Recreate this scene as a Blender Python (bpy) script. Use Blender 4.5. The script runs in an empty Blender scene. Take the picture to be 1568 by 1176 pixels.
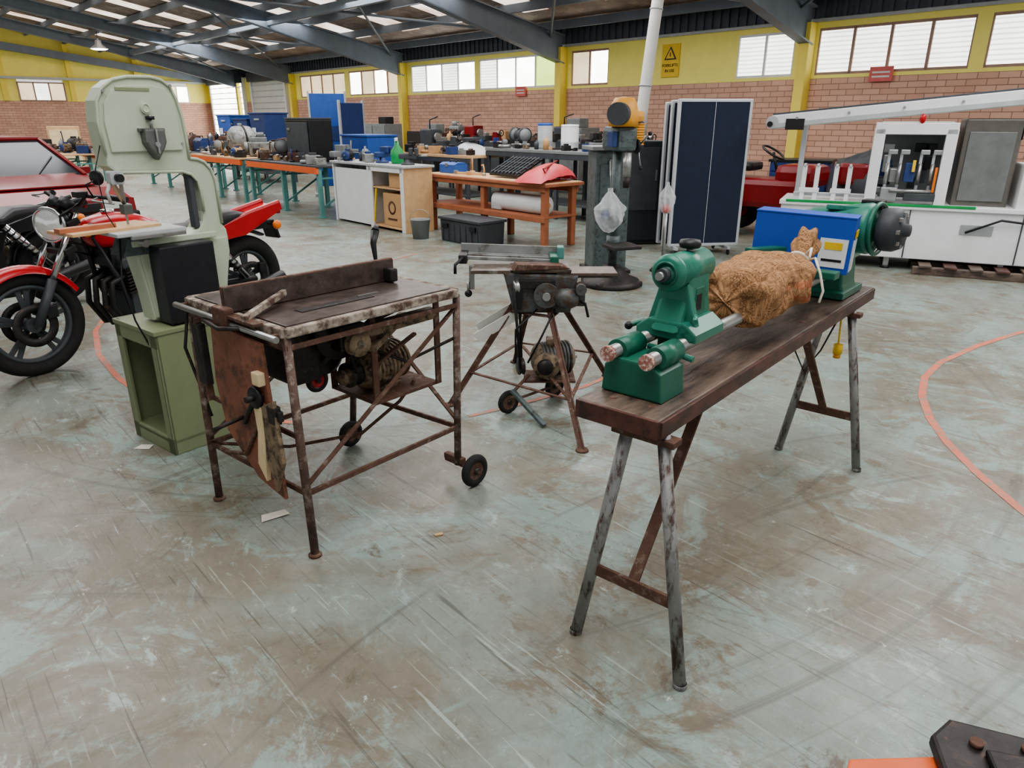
import bpy,bmesh,math,random
from mathutils import Vector,Matrix,Euler,noise
random.seed(7)
V=Vector
# ---------------------------------------------------------------- materials
MATS={}
def lin(c):
    r=[]
    for x in c:
        x=x/255.0
        r.append(x/12.92 if x<=.04045 else ((x+.055)/1.055)**2.4)
    return (r[0],r[1],r[2],1)
def nn(nt,t,**kw):
    n=nt.nodes.new(t)
    for k,v in kw.items():
        if k in n.inputs.keys(): n.inputs[k].default_value=v
        else: setattr(n,k,v)
    return n
def ramp(nt,src,p0,p1,c0=(0,0,0,1),c1=(1,1,1,1)):
    r=nt.nodes.new('ShaderNodeValToRGB')
    r.color_ramp.elements[0].position=p0; r.color_ramp.elements[1].position=p1
    r.color_ramp.elements[0].color=c0; r.color_ramp.elements[1].color=c1
    nt.links.new(src,r.inputs[0]); return r.outputs[0]
def mix(nt,fac,a,b,mode='MIX'):
    m=nt.nodes.new('ShaderNodeMix'); m.data_type='RGBA'; m.blend_type=mode
    if isinstance(fac,float) or isinstance(fac,int): m.inputs[0].default_value=fac
    else: nt.links.new(fac,m.inputs[0])
    for i,x in ((6,a),(7,b)):
        if isinstance(x,tuple): m.inputs[i].default_value=x
        else: nt.links.new(x,m.inputs[i])
    return m.outputs[2]
def mth(nt,op,a,b=None):
    m=nt.nodes.new('ShaderNodeMath'); m.operation=op
    for i,x in ((0,a),(1,b)):
        if x is None: continue
        if isinstance(x,(int,float)): m.inputs[i].default_value=x
        else: nt.links.new(x,m.inputs[i])
    return m.outputs[0]
def newmat(name):
    m=bpy.data.materials.new(name); m.use_nodes=True; nt=m.node_tree; nt.nodes.clear()
    o=nt.nodes.new('ShaderNodeOutputMaterial'); b=nt.nodes.new('ShaderNodeBsdfPrincipled')
    nt.links.new(b.outputs[0],o.inputs[0]); tc=nt.nodes.new('ShaderNodeTexCoord')
    return m,nt,b,tc
def M(name,col,rough=.5,metal=0,var=.15,scale=7,col2=None,amt=.5,bump=0,emit=0,alpha=1,bscale=40,soft=.06,stretch=None):
    if name in MATS: return MATS[name]
    m,nt,b,tc=newmat(name); vec=tc.outputs['Object']
    if stretch:
        mp=nt.nodes.new('ShaderNodeMapping'); mp.inputs['Scale'].default_value=stretch; nt.links.new(vec,mp.inputs['Vector']); vec=mp.outputs[0]
    n=nn(nt,'ShaderNodeTexNoise',Scale=float(scale),Detail=6.0,Roughness=.65); nt.links.new(vec,n.inputs['Vector'])
    c=lin(col); lo=tuple(x*(1-var) for x in c[:3])+(1,); hi=tuple(min(1,x*(1+var)) for x in c[:3])+(1,)
    out=ramp(nt,n.outputs[0],.3,.7,lo,hi)
    if col2:
        n2=nn(nt,'ShaderNodeTexNoise',Scale=float(scale)*1.7,Detail=9.0,Roughness=.7); nt.links.new(vec,n2.inputs['Vector'])
        f=ramp(nt,n2.outputs[0],amt-soft,amt+soft)
        out=mix(nt,f,out,lin(col2))
    nt.links.new(out,b.inputs['Base Color'])
    b.inputs['Roughness'].default_value=rough; b.inputs['Metallic'].default_value=metal
    if bump:
        n3=nn(nt,'ShaderNodeTexNoise',Scale=float(bscale),Detail=4.0); nt.links.new(vec,n3.inputs['Vector'])
        bp=nn(nt,'ShaderNodeBump',Strength=float(bump),Distance=.01); nt.links.new(n3.outputs[0],bp.inputs['Height']); nt.links.new(bp.outputs[0],b.inputs['Normal'])
    if emit:
        nt.links.new(out,b.inputs['Emission Color']); b.inputs['Emission Strength'].default_value=emit
    if alpha<1: b.inputs['Alpha'].default_value=alpha
    MATS[name]=m; return m
rust=M('rusty_steel',(98,72,60),.75,.2,.35,14,(138,120,108),.6,.4)
rustw=M('rusty_painted_steel',(92,72,62),.7,.1,.3,12,(176,166,152),.52,.3,soft=.1)
rustl=M('rusty_leg',(94,74,64),.7,.1,.35,12,(158,146,134),.58,.3,soft=.08)
pipe=M('painted_pipe',(148,148,146),.5,.4,.2,20,(84,66,58),.56,.15,stretch=(1,1,.35))
darkst=M('dark_steel',(60,57,56),.5,.6,.3,12,(94,74,64),.62,.2)
steel=M('steel',(164,164,162),.35,.8,.15,10,(112,98,86),.66)
chrome=M('chrome',(205,205,208),.15,1,.05)
black=M('black_paint',(26,26,28),.45,0,.3)
rubber=M('rubber',(32,31,31),.8,0,.3,20,None,.5,.2)
gr_lathe=M('green_enamel',(54,126,106),.32,0,.12,8,(30,92,76),.64)
gr_dark=M('green_enamel_dark',(38,104,84),.35,0,.15,8)
gr_saw=M('sage_enamel',(182,192,170),.45,0,.05,5,(150,154,128),.7)
gr_cab=M('sage_cabinet_paint',(130,138,106),.5,0,.08,5,(100,104,78),.7)
wood_dk=M('oiled_dark_timber',(116,100,88),.42,0,.3,7,(60,50,45),.52,.25,soft=.12,stretch=(.35,1.6,1))
wood_top=M('worn_machine_table',(104,92,86),.34,.3,.25,7,(66,57,53),.52,.15,soft=.14)
wood_red=M('red_stained_timber',(94,60,52),.45,0,.3,9,(64,46,40),.52,.2,stretch=(.4,1.5,1))
ply=M('brown_plywood',(140,92,72),.6,0,.25,7,(92,64,52),.55,.1)
plyl=M('pale_timber',(200,164,122),.6,0,.15,8)
orangew=M('orange_timber',(168,106,76),.6,0,.18,6)
orangeb=M('orange_rack_paint',(224,106,56),.5,0,.1,6)
tealp=M('teal_rack_paint',(92,144,138),.5,0,.15,6)
white=M('white_enamel',(222,224,224),.45,0,.05,4)
whited=M('white_dirty',(210,210,204),.55,0,.08,5,(168,164,156),.7)
grey=M('grey_paint',(128,132,132),.5,.1,.15,7)
lgrey=M('light_grey_paint',(176,180,180),.5,.1,.1,7)
dgrey=M('dark_grey',(68,72,76),.55,.1,.2,7)
navy=M('navy_fabric',(34,42,62),.85,0,.12,10)
alu=M('aluminium',(200,203,206),.35,.5,.06)
blue=M('blue_paint',(50,90,164),.45,0,.12,6)
blued=M('blue_dark',(40,62,112),.5,0,.15,6)
bluecard=M('blue_card',(38,82,176),.6,0,.08,6)
red=M('red_gloss',(180,30,36),.22,0,.08)
reddk=M('red_car_paint',(124,26,28),.28,0,.1)
cover=M('red_vinyl',(210,68,78),.45,0,.12,6)
orange=M('orange_lens',(236,126,40),.3)
yellow=M('yellow_plastic',(228,190,54),.45,0,.1)
yelor=M('yellow_orange_paint',(218,158,66),.45,0,.12,7,(150,90,30),.66)
cream=M('cream_wood',(220,200,160),.6)
card=M('cardboard',(188,150,108),.8,0,.08)
glassd=M('dark_glass',(40,46,52),.15,0,.1)
lensg=M('lamp_lens',(225,228,225),.08,.3,.1,60)
paper=M('paper',(215,210,195),.8)
plast=M('clear_plastic_bag',(232,236,238),.15,0,.08,20,None,.5,1.0,alpha=.38,bscale=18)
cast=M('cast_iron_green_grey',(92,103,103),.5,.35,.2,10,(66,64,62),.58,.15)
castb=M('grimy_machine_casting',(94,98,98),.5,.3,.25,10,(88,72,60),.52,.2)
brownt=M('brown_worn_steel_table',(110,96,86),.4,.5,.25,9,(144,138,132),.6)
dirtal=M('oily_motor_casting',(142,124,102),.6,.3,.3,14,(74,62,52),.53,.3)
green=M('green_plastic',(40,146,80),.4)
silver=M('silver_sheet',(175,178,180),.3,.7,.1)
dull=M('dull_galvanised',(150,152,150),.6,.3,.2,5,(110,104,96),.55)

# ---------------------------------------------------------------- builder
class B:
    def __init__(s,name): s.n=name; s.v=[]; s.f=[]; s.m=[]; s.sm=[]; s.mats=[]; s.xf=Matrix.Identity(4)
    def add(s,vs,fs,mat,smooth=False):
        if mat not in s.mats: s.mats.append(mat)
        i=s.mats.index(mat); o=len(s.v)
        s.v+= [s.xf@V(v) for v in vs]
        for k,f in enumerate(fs):
            s.f.append([o+x for x in f]); s.m.append(i); s.sm.append(smooth if isinstance(smooth,bool) else smooth[k])
    def box(s,c,size,mat,rot=(0,0,0),bev=None,R=None,taper=None):
        x,y,z=[a/2 for a in size]
        bm=bmesh.new(); bmesh.ops.create_cube(bm,size=1)
        for v in bm.verts:
            k=1
            if taper and v.co.z>0: k=taper
            v.co=V((v.co.x*2*x*k,v.co.y*2*y*k,v.co.z*2*z))
        b=min(.008,min(size)*.18) if bev is None else bev
        if b>0: bmesh.ops.bevel(bm,geom=list(bm.edges),offset=b,segments=2,profile=.6,affect='EDGES',clamp_overlap=True)
        mt=Matrix.Translation(V(c))@(R if R is not None else Euler(rot).to_matrix().to_4x4())
        bm.verts.index_update()
        vs=[mt@v.co for v in bm.verts]; fs=[[v.index for v in f.verts] for f in bm.faces]; bm.free()
        s.add(vs,fs,mat)
    def bar(s,p1,p2,w,h,mat,up=(0,0,1),bev=None):
        p1,p2=V(p1),V(p2); d=p2-p1; L=d.length; x=d/L; u=V(up)
        if abs(x.dot(u))>.98: u=V((0,1,0))
        y=u.cross(x).normalized(); z=x.cross(y)
        R=Matrix((x,y,z)).transposed().to_4x4()
        s.box((p1+p2)/2,(L,w,h),mat,R=R,bev=bev)
    def tube(s,pts,r,mat,seg=12,cap=True,closed=False,flat=1.0):
        pts=[V(p) for p in pts]; n=len(pts)
        rs=r if isinstance(r,(list,tuple)) else [r]*n
        vs=[];fs=[];sm=[]
        pu=None
        for i,p in enumerate(pts):
            if closed: d=pts[(i+1)%n]-pts[i-1]
            else: d=pts[min(i+1,n-1)]-pts[max(i-1,0)]
            d.normalize()
            if pu is None:
                pu=V((0,0,1)) if abs(d.z)<.9 else V((1,0,0))
            u=(pu-d*pu.dot(d)).normalized(); w=d.cross(u); pu=u
            for k in range(seg):
                a=2*math.pi*k/seg
                vs.append(p+(u*math.cos(a)*flat+w*math.sin(a))*rs[i])
        for i in range(n if closed else n-1):
            j=(i+1)%n
            for k in range(seg):
                k2=(k+1)%seg
                fs.append([i*seg+k,i*seg+k2,j*seg+k2,j*seg+k]); sm.append(True)
        if cap and not closed:
            fs.append(list(range(seg))[::-1]); sm.append(False)
            fs.append([(n-1)*seg+k for k in range(seg)]); sm.append(False)
        s.add(vs,fs,mat,sm)
    def cyl(s,p1,p2,r,mat,r2=None,seg=24): s.tube([p1,p2],[r,r if r2 is None else r2],mat,seg)
    def rev(s,prof,o,axis,mat,seg=28):
        a=V(axis).normalized(); u=a.orthogonal().normalized(); w=a.cross(u); o=V(o)
        vs=[];fs=[]
        for (r,h) in prof:
            for k in range(seg):
                t=2*math.pi*k/seg; vs.append(o+a*h+(u*math.cos(t)+w*math.sin(t))*max(r,.0002))
        for i in range(len(prof)-1):
            for k in range(seg):
                k2=(k+1)%seg; fs.append([i*seg+k,i*seg+k2,(i+1)*seg+k2,(i+1)*seg+k])
        s.add(vs,fs,mat,True)
    def prism(s,prof,th,mat,o=(0,0,0),ux=(1,0,0),uy=(0,0,1),bev=.004,smooth=False):
        ux=V(ux).normalized();uy=V(uy).normalized();nz=ux.cross(uy); o=V(o)
        bm=bmesh.new()
        vv=[bm.verts.new((p[0],p[1],-th/2)) for p in prof]
        f=bm.faces.new(vv)
        e=bmesh.ops.extrude_face_region(bm,geom=[f])
        for g in e['geom']:
            if isinstance(g,bmesh.types.BMVert): g.co.z=th/2
        bmesh.ops.recalc_face_normals(bm,faces=bm.faces)
        if bev>0:
            ed=[x for x in bm.edges if abs(x.verts[0].co.z-x.verts[1].co.z)<1e-6]
            bmesh.ops.bevel(bm,geom=ed,offset=bev,segments=2,profile=.6,affect='EDGES',clamp_overlap=True)
        bm.verts.index_update()
        vs=[o+ux*v.co.x+uy*v.co.y+nz*v.co.z for v in bm.verts]; fs=[[v.index for v in f.verts] for f in bm.faces]; bm.free()
        s.add(vs,fs,mat,smooth)
    def ball(s,c,r,mat,rot=(0,0,0),seg=20,nz=0,ns=3,seed=0,sq=1.0):
        if not isinstance(r,(tuple,list)): r=(r,r,r)
        mt=Euler(rot).to_matrix(); c=V(c); vs=[];fs=[]; rows=seg//2
        for i in range(rows+1):
            ph=math.pi*i/rows
            for k in range(seg):
                t=2*math.pi*k/seg
                p=V((math.sin(ph)*math.cos(t),math.sin(ph)*math.sin(t),math.cos(ph)))
                if sq!=1: p=V([math.copysign(abs(q)**sq,q) for q in p])
                if nz: p=p*(1+nz*noise.fractal(p*ns+V((seed,0,0)),1.0,2.0,3))
                p=V((p.x*r[0],p.y*r[1],p.z*r[2])); vs.append(c+mt@p)
        for i in range(rows):
            for k in range(seg):
                k2=(k+1)%seg; fs.append([i*seg+k,(i+1)*seg+k,(i+1)*seg+k2,i*seg+k2])
        s.add(vs,fs,mat,True)
    def torus(s,c,R,r,axis,mat,seg=36,sg=12,flat=1.0):
        a=V(axis).normalized(); u=a.orthogonal().normalized(); w=a.cross(u); c=V(c)
        vs=[];fs=[]
        for i in range(seg):
            t=2*math.pi*i/seg; d=u*math.cos(t)+w*math.sin(t)
            for k in range(sg):
                q=2*math.pi*k/sg; vs.append(c+d*(R+r*math.cos(q))+a*(r*flat*math.sin(q)))
        for i in range(seg):
            j=(i+1)%seg
            for k in range(sg):
                k2=(k+1)%sg; fs.append([i*sg+k,i*sg+k2,j*sg+k2,j*sg+k])
        s.add(vs,fs,mat,True)
    def pulley(s,c,r,w,axis,mat):
        s.rev([(.002,-w/2),(r,-w/2),(r,-w*.3),(r*.82,0),(r,w*.3),(r,w/2),(.002,w/2)],c,axis,mat,24)
    def wheel(s,c,R,w,axis,tyre=None,hub=None):
        tyre=tyre or rubber; hub=hub or rust; a=V(axis).normalized(); c=V(c)
        s.torus(c,R-w*.5,w*.5,axis,tyre)
        s.rev([(.002,-w*.3),(R-w*.8,-w*.3),(R-w*.6,-w*.42),(R-w*.6,w*.42),(R-w*.8,w*.3),(.002,w*.3)],c,axis,hub)
        s.cyl(c-a*w*.7,c+a*w*.7,R*.2,darkst,seg=14)
    def motor(s,c,r,L,axis,mat,mat2=None):
        a=V(axis).normalized(); c=V(c); mat2=mat2 or mat
        s.rev([(.002,-L/2),(r*.6,-L/2),(r*.95,-L*.4),(r*.95,-L*.34)],c,axis,mat2)
        for i in range(9):
            h=-L*.34+i*L*.68/8
            s.rev([(r*.9,h-.001),(r*1.0,h),(r*1.0,h+L*.04),(r*.9,h+L*.045)],c,axis,mat)
        s.cyl(c-a*L*.34,c+a*L*.34,r*.92,mat)
        s.rev([(r*.95,L*.34),(r*.95,L*.4),(r*.6,L/2),(.002,L/2)],c,axis,mat2)
        s.cyl(c+a*L*.5,c+a*L*.62,r*.14,steel,seg=12)
        s.bar(c-a*L*.25-V((0,0,r)),c+a*L*.25-V((0,0,r)),r*1.5,r*.25,mat2)
        s.box(c+V((0,0,r*1.05)),(r*.8,r*.8,r*.4),mat2)
    def done(s,loc=(0,0,0),yaw=0,scale=1):
        me=bpy.data.meshes.new(s.n); me.from_pydata([tuple(v) for v in s.v],[],s.f)
        for m in s.mats: me.materials.append(m)
        for i,p in enumerate(me.polygons): p.material_index=s.m[i]; p.use_smooth=bool(s.sm[i])
        bm=bmesh.new(); bm.from_mesh(me); bmesh.ops.recalc_face_normals(bm,faces=bm.faces); bm.to_mesh(me); bm.free()
        me.update()
        o=bpy.data.objects.new(s.n,me); bpy.context.scene.collection.objects.link(o)
        o.location=loc; o.rotation_euler=(0,0,math.radians(yaw)); o.scale=(scale,)*3
        return o
def arcp(c,R,a0,a1,n,ux,uy):
    ux=V(ux);uy=V(uy);c=V(c)
    return [c+ux*R*math.cos(math.radians(a0+(a1-a0)*i/n))+uy*R*math.sin(math.radians(a0+(a1-a0)*i/n)) for i in range(n+1)]
def rrect(x0,x1,y0,y1,r,n=6):
    p=[]
    for cx,cy,a in ((x1-r,y1-r,0),(x0+r,y1-r,90),(x0+r,y0+r,180),(x1-r,y0+r,270)):
        for i in range(n+1):
            t=math.radians(a+90*i/n); p.append((cx+r*math.cos(t),cy+r*math.sin(t)))
    return p

# ---------------------------------------------------------------- room
RL=(7.79,12.1,0); RY=131.68
EAVE=3.72; SL=.18; RIDGE=18.0; A0=-13; A1=34.0; D1=34.0
def roofz(d): return EAVE+SL*(d if d<RIDGE else 2*RIDGE-d)
def floor_mat():
    m,nt,b,tc=newmat('painted_concrete'); L=nt.links
    co=tc.outputs['Object']
    def N(sc,det=8.0,ro=.6,vec=None,dist=0.0):
        n=nn(nt,'ShaderNodeTexNoise',Scale=float(sc),Detail=float(det),Roughness=ro,Distortion=dist); L.new(vec or co,n.inputs['Vector']); return n.outputs[0]
    def mapped(rot,scale,loc=(0,0,0)):
        mp=nt.nodes.new('ShaderNodeMapping'); mp.inputs['Rotation'].default_value=(0,0,math.radians(rot)); mp.inputs['Scale'].default_value=scale; mp.inputs['Location'].default_value=loc
        L.new(co,mp.inputs['Vector']); return mp.outputs[0]
    c=ramp(nt,N(.7,9,.66,None,.6),.45,.55,lin((146,154,146)),lin((138,133,119)))
    c=mix(nt,ramp(nt,N(1.4,10,.76,mapped(0,(1,1,1),(3,8,0)),1.0),.51,.58),c,lin((150,168,161)))
    c=mix(nt,ramp(nt,N(1.9,10,.8,mapped(0,(1,1,1),(5,3,0)),.8),.53,.59),c,lin((130,122,106)))
    c=mix(nt,ramp(nt,N(3.2,10,.82,mapped(30,(1,1.6,1),(9,3,0)),.6),.57,.63),c,lin((168,182,176)))
    sh=ramp(nt,N(.35,6,.6,mapped(0,(1,1,1),(8,1,0))),.35,.65,(.80,.80,.79,1),(1.0,1.0,1.0,1)); c=mix(nt,1.0,c,sh,'MULTIPLY')
    sh=ramp(nt,N(5,10,.84),.28,.68,(.66,.66,.65,1),(1,1,1,1)); c=mix(nt,1.0,c,sh,'MULTIPLY')
    for rot,sx,loc,th,col,am in ((20,(1.4,34,1),(0,0,0),.66,(180,194,188),.45),(-55,(.8,46,1),(3,1,0),.655,(76,72,64),.6),(75,(1.1,52,1),(7,2,0),.655,(78,74,66),.6),(-22,(1.5,40,1),(1,9,0),.665,(180,194,188),.45),(118,(1.3,36,1),(4,4,0),.655,(72,68,62),.6),(-83,(1.6,40,1),(2,6,0),.665,(180,192,186),.4),(48,(1.0,30,1),(6,6,0),.66,(82,76,68),.6),(5,(1.6,34,1),(12,6,0),.66,(84,80,72),.5)):
        n=N(1.5,3,.5,mapped(rot,sx,loc),.5)
        msk=ramp(nt,n,th,th+.02)
        pm=ramp(nt,N(1.3,4,.6,mapped(rot,(1,1,1),(loc[1]+2,loc[0],0))),.48,.58)
        c=mix(nt,mth(nt,'MULTIPLY',mth(nt,'MULTIPLY',msk,pm),am),c,lin(col))
    for cx,cy,k,seed in ((-3.5,15.5,9,1),(1.0,11.0,7,4),(-6.0,12.0,8,9)):
        sub=nt.nodes.new('ShaderNodeVectorMath'); sub.operation='DISTANCE'; L.new(co,sub.inputs[0]); sub.inputs[1].default_value=(cx,cy,0)
        cb=nt.nodes.new('ShaderNodeCombineXYZ'); L.new(mth(nt,'MULTIPLY',sub.outputs['Value'],float(k)),cb.inputs[0]); cb.inputs[1].default_value=seed
        n=N(2.2,4,.6,cb.outputs[0]); msk=ramp(nt,n,.58,.64); pm=ramp(nt,N(.7,4,.6,mapped(0,(1,1,1),(seed,seed*2,0))),.48,.58)
        c=mix(nt,mth(nt,'MULTIPLY',mth(nt,'MULTIPLY',msk,pm),.45),c,lin((88,86,78)))
    c=mix(nt,ramp(nt,N(9,9,.86,None,.4),.61,.65),c,lin((190,200,195)))
    c=mix(nt,ramp(nt,N(2.6,10,.8,mapped(0,(1,1,1),(11,7,0)),.7),.59,.66),c,lin((98,90,78)))
    c=mix(nt,ramp(nt,N(16,7,.78,mapped(0,(1,1,1),(2,7,0))),.67,.70),c,lin((58,53,48)))
    L.new(c,b.inputs['Base Color'])
    r=ramp(nt,N(2.6,10,.78),.35,.68,(.22,.22,.22,1),(.54,.54,.54,1)); L.new(r,b.inputs['Roughness'])
    b.inputs['Specular IOR Level'].default_value=.42
    bp=nn(nt,'ShaderNodeBump',Strength=.2,Distance=.012); L.new(N(7,8,.7),bp.inputs['Height']); L.new(bp.outputs[0],b.inputs['Normal'])
    return m
fm=floor_mat()
b=B('floor'); b.box(((A0+A1)/2,D1/2,-.05),(A1-A0+.4,D1+.4,.1),fm,bev=0); b.done(RL,RY)
def brick_mat():
    m,nt,b,tc=newmat('brickwork'); L=nt.links
    sp=nt.nodes.new('ShaderNodeSeparateXYZ'); L.new(tc.outputs['Object'],sp.inputs[0])
    cb=nt.nodes.new('ShaderNodeCombineXYZ'); L.new(mth(nt,'ADD',sp.outputs[0],sp.outputs[1]),cb.inputs[0]); L.new(sp.outputs[2],cb.inputs[1])
    br=nt.nodes.new('ShaderNodeTexBrick'); L.new(cb.outputs[0],br.inputs['Vector'])
    br.inputs['Scale'].default_value=1; br.inputs['Brick Width'].default_value=.3; br.inputs['Row Height'].default_value=.1
    br.inputs['Mortar Size'].default_value=.007; br.inputs['Mortar Smooth'].default_value=.2
    br.inputs['Color1'].default_value=lin((226,182,160)); br.inputs['Color2'].default_value=lin((210,164,142)); br.inputs['Mortar'].default_value=lin((154,122,108))
    n=nn(nt,'ShaderNodeTexNoise',Scale=1.5,Detail=6.0); L.new(tc.outputs['Object'],n.inputs['Vector'])
    c=mix(nt,1.0,br.outputs[0],ramp(nt,n.outputs[0],.3,.7,(.85,.85,.85,1),(1,1,1,1)),'MULTIPLY')
    L.new(c,b.inputs['Base Color']); b.inputs['Roughness'].default_value=.85; return m
brk=brick_mat()
yw=M('yellow_wall_paint',(248,236,132),.7,0,.05,2)
ywd=M('yellow_column_paint',(238,218,106),.7,0,.06,2)
clad=M('grey_cladding',(92,98,106),.6,.1,.15,5)
beamg=M('grey_beam_paint',(118,128,138),.55,.0,.12,3)
roofm=M('roof_sheet_underside',(158,142,134),.75,0,.3,1.6,(186,172,164),.55)
BR=2.3; SI=2.36; WT=3.15
wins=[(-8.5,-5.4,4),(-4.9,.40,6),(.62,3.2,4),(3.66,4.87,2),(8.3,9.5,2),(10.05,13.1,4),(13.3,16.5,4),(17.1,20.4,4),(20.7,24.2,4)]
w=B('wall_right')
w.box(((A0+A1)/2,-.12,BR/2),(A1-A0,.24,BR),brk,bev=0)
edges=[A0]
for a,bb,_ in wins: edges+=[a,bb]
edges.append(A1)
for i in range(0,len(edges),2):
    a,bb=edges[i],edges[i+1]
    w.box(((a+bb)/2,-.1,(BR+WT)/2),(bb-a,.2,WT-BR),yw,bev=0)
w.box(((A0+A1)/2,-.1,(BR+SI)/2),(A1-A0,.21,SI-BR),yw,bev=0)
w.box(((A0+A1)/2,-.1,WT+.06),(A1-A0,.2,.12),yw,bev=0)
w.box(((A0+A1)/2,-.02,WT+.13),(A1-A0,.12,.05),lgrey,bev=0)
w.done(RL,RY)
w=B('trim_1')
w.box(((A0+A1)/2,-.1,(WT+EAVE)/2+.1),(A1-A0,.06,EAVE-WT-.15),clad,bev=0)
x=A0
while x<A1:
    w.box((x,-.055,(WT+EAVE)/2+.1),(.07,.05,EAVE-WT-.15),clad,bev=0); x+=.2
w.done(RL,RY)
def glass_mat(name,col,st,slat=True):
    m,nt,b,tc=newmat(name); L=nt.links
    wv=nt.nodes.new('ShaderNodeTexWave'); wv.wave_type='BANDS'; wv.bands_direction='Z'; wv.inputs['Scale'].default_value=4.2; wv.inputs['Distortion'].default_value=.3
    L.new(tc.outputs['Object'],wv.inputs['Vector'])
    n=nn(nt,'ShaderNodeTexNoise',Scale=1.3,Detail=5.0); L.new(tc.outputs['Object'],n.inputs['Vector'])
    c=lin(col); d=tuple(x*(.62 if slat else .95) for x in c[:3])+(1,)
    cc=ramp(nt,wv.outputs[0],.1,.5,d,c)
    cc=mix(nt,1.0,cc,ramp(nt,n.outputs[0],.35,.65,(.8,.8,.78,1),(1,1,1,1)),'MULTIPLY')
    L.new(cc,b.inputs['Base Color']); L.new(cc,b.inputs['Emission Color']); b.inputs['Emission Strength'].default_value=st; b.inputs['Roughness'].default_value=.3
    return m
gl1=glass_mat('louvre_glass',(240,241,236),2.8); gl2=glass_mat('beige_blind_glass',(236,218,182),1.3,False); gl3=glass_mat('garden_glass',(186,212,110),2.6,False); gl4=glass_mat('bright_glass',(246,246,242),6.5,False)
def window(n,a,bb,panes,z0,z1,y=-.08,mats=None,axis='x',frame=white):
    o=B('window_%d'%n)
    W=(bb-a)/panes
    def P(x,z): return (x,y,z) if axis=='x' else (y,x,z)
    def S(sx,sy,sz): return (sx,sy,sz) if axis=='x' else (sy,sx,sz)
    for i in range(panes):
        g=mats[i%len(mats)]
        o.box(P(a+W*(i+.5),(z0+z1)/2),S(W-.02,.02,z1-z0-.02),g,bev=0)
    for i in range(panes+1): o.box(P(a+W*i,(z0+z1)/2),S(.05,.09,z1-z0),frame,bev=.004)
    for z in (z0+.02,z1-.02): o.box(P((a+bb)/2,z),S(bb-a,.09,.05),frame,bev=.004)
    o.done(RL,RY)
brfr=M('brown_window_frame',(164,136,120),.6)
ws=[[gl1],[gl1],[gl1],[gl1],[gl4,gl2],[gl3,gl4,gl4,gl1],[gl4,gl1],[gl2,gl4],[gl2]]
for i,(a,bb,p) in enumerate(wins):
    window(i+1,a,bb,p,SI,WT,-.05,ws[i],frame=brfr if i in(2,4,7,8,1) else white)
w=B('wall_left')
w.box((A1+.12,D1/2,BR/2),(.24,D1,BR),brk,bev=0)
segs=[(0,1.0),(2.6,6.2),(7.9,D1)]
for a,bb in segs: w.box((A1+.1,(a+bb)/2,(BR+WT)/2),(.2,bb-a,WT-BR),yw,bev=0)
w.prism([(0,WT),(D1,WT),(D1,roofz(D1)-.1),(RIDGE,roofz(RIDGE)-.1),(0,EAVE-.1)],.2,yw,(A1+.1,0,0),(0,1,0),(0,0,1),bev=0)
for d in (.1,3.2,5.9,8.4,11.8,16,21,26): w.box((A1-.06,d,(BR+roofz(d))/2-.1),(.14,.2,roofz(d)-BR-.2),ywd,bev=0)
w.done(RL,RY)
w=B('trim_2')
w.bar((A1-.2,0,EAVE-.4),(A1-.2,RIDGE,roofz(RIDGE)-1.3),.16,.3,beamg)
w.bar((A1-.15,0,BR+.9),(A1-.15,RIDGE,BR+.9),.1,.1,lgrey)
w.done(RL,RY)
window(10,1.0,2.6,3,BR,WT-.1,A1,[gl4,gl2],'y')
window(11,6.2,7.9,3,BR,WT-.1,A1,[gl2,gl1],'y',brfr)
for i,(a,bb) in enumerate(((25.4,28.6),(29.6,33.4))):
    o=B('door_%d'%(i+1))
    o.box(((a+bb)/2,.06,1.7),(bb-a,.06,3.0-.2),whited if i==0 else gl4)
    for k in range(12): o.box(((a+bb)/2,.1,.4+k*.23),(bb-a,.03,.03),lgrey)
    o.box((a-.05,.08,1.75),(.12,.14,3.1),white); o.box((bb+.05,.08,1.75),(.12,.14,3.1),white); o.box(((a+bb)/2,.12,3.25),(bb-a+.2,.3,.35),dgrey)
    o.done(RL,RY)
frames=[-9.2,-2.95,3.36,9.75,16.85,24.7,30]
c=B('trim_3')
for a in frames: c.box((a,.12,(WT+.1)/2),(.2,.24,WT+.1),ywd)
c.done(RL,RY)
c=B('ceiling_rafters')
def ibeam(c,p1,p2,h1,h2,wd,mat):
    p1,p2=V(p1),V(p2)
    c.bar(p1,p2,wd,.03,mat,bev=0)
    q1=p1-V((0,0,h1)); q2=p2-V((0,0,h2)); c.bar(q1,q2,wd,.03,mat,bev=0)
    t=.015
    vs=[(p1.x-t,p1.y,p1.z),(p2.x-t,p2.y,p2.z),(q2.x-t,q2.y,q2.z),(q1.x-t,q1.y,q1.z),(p1.x+t,p1.y,p1.z),(p2.x+t,p2.y,p2.z),(q2.x+t,q2.y,q2.z),(q1.x+t,q1.y,q1.z)]
    c.add(vs,[[0,1,2,3],[4,5,6,7],[0,1,5,4],[2,3,7,6],[0,3,7,4],[1,2,6,5]],mat)
for a in frames:
    ibeam(c,(a,.1,EAVE-.22),(a,5,roofz(5)-.22),.62,.34,.22,beamg)
    ibeam(c,(a,5,roofz(5)-.22),(a,RIDGE,roofz(RIDGE)-.22),.34,.34,.22,beamg)
    ibeam(c,(a,RIDGE,roofz(RIDGE)-.22),(a,D1,roofz(D1)-.22),.34,.34,.22,beamg)
d=.5
while d<RIDGE:
    c.box(((A0+A1)/2,d,roofz(d)-.12),(A1-A0,.07,.18),beamg,bev=0); d+=1.35
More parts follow.
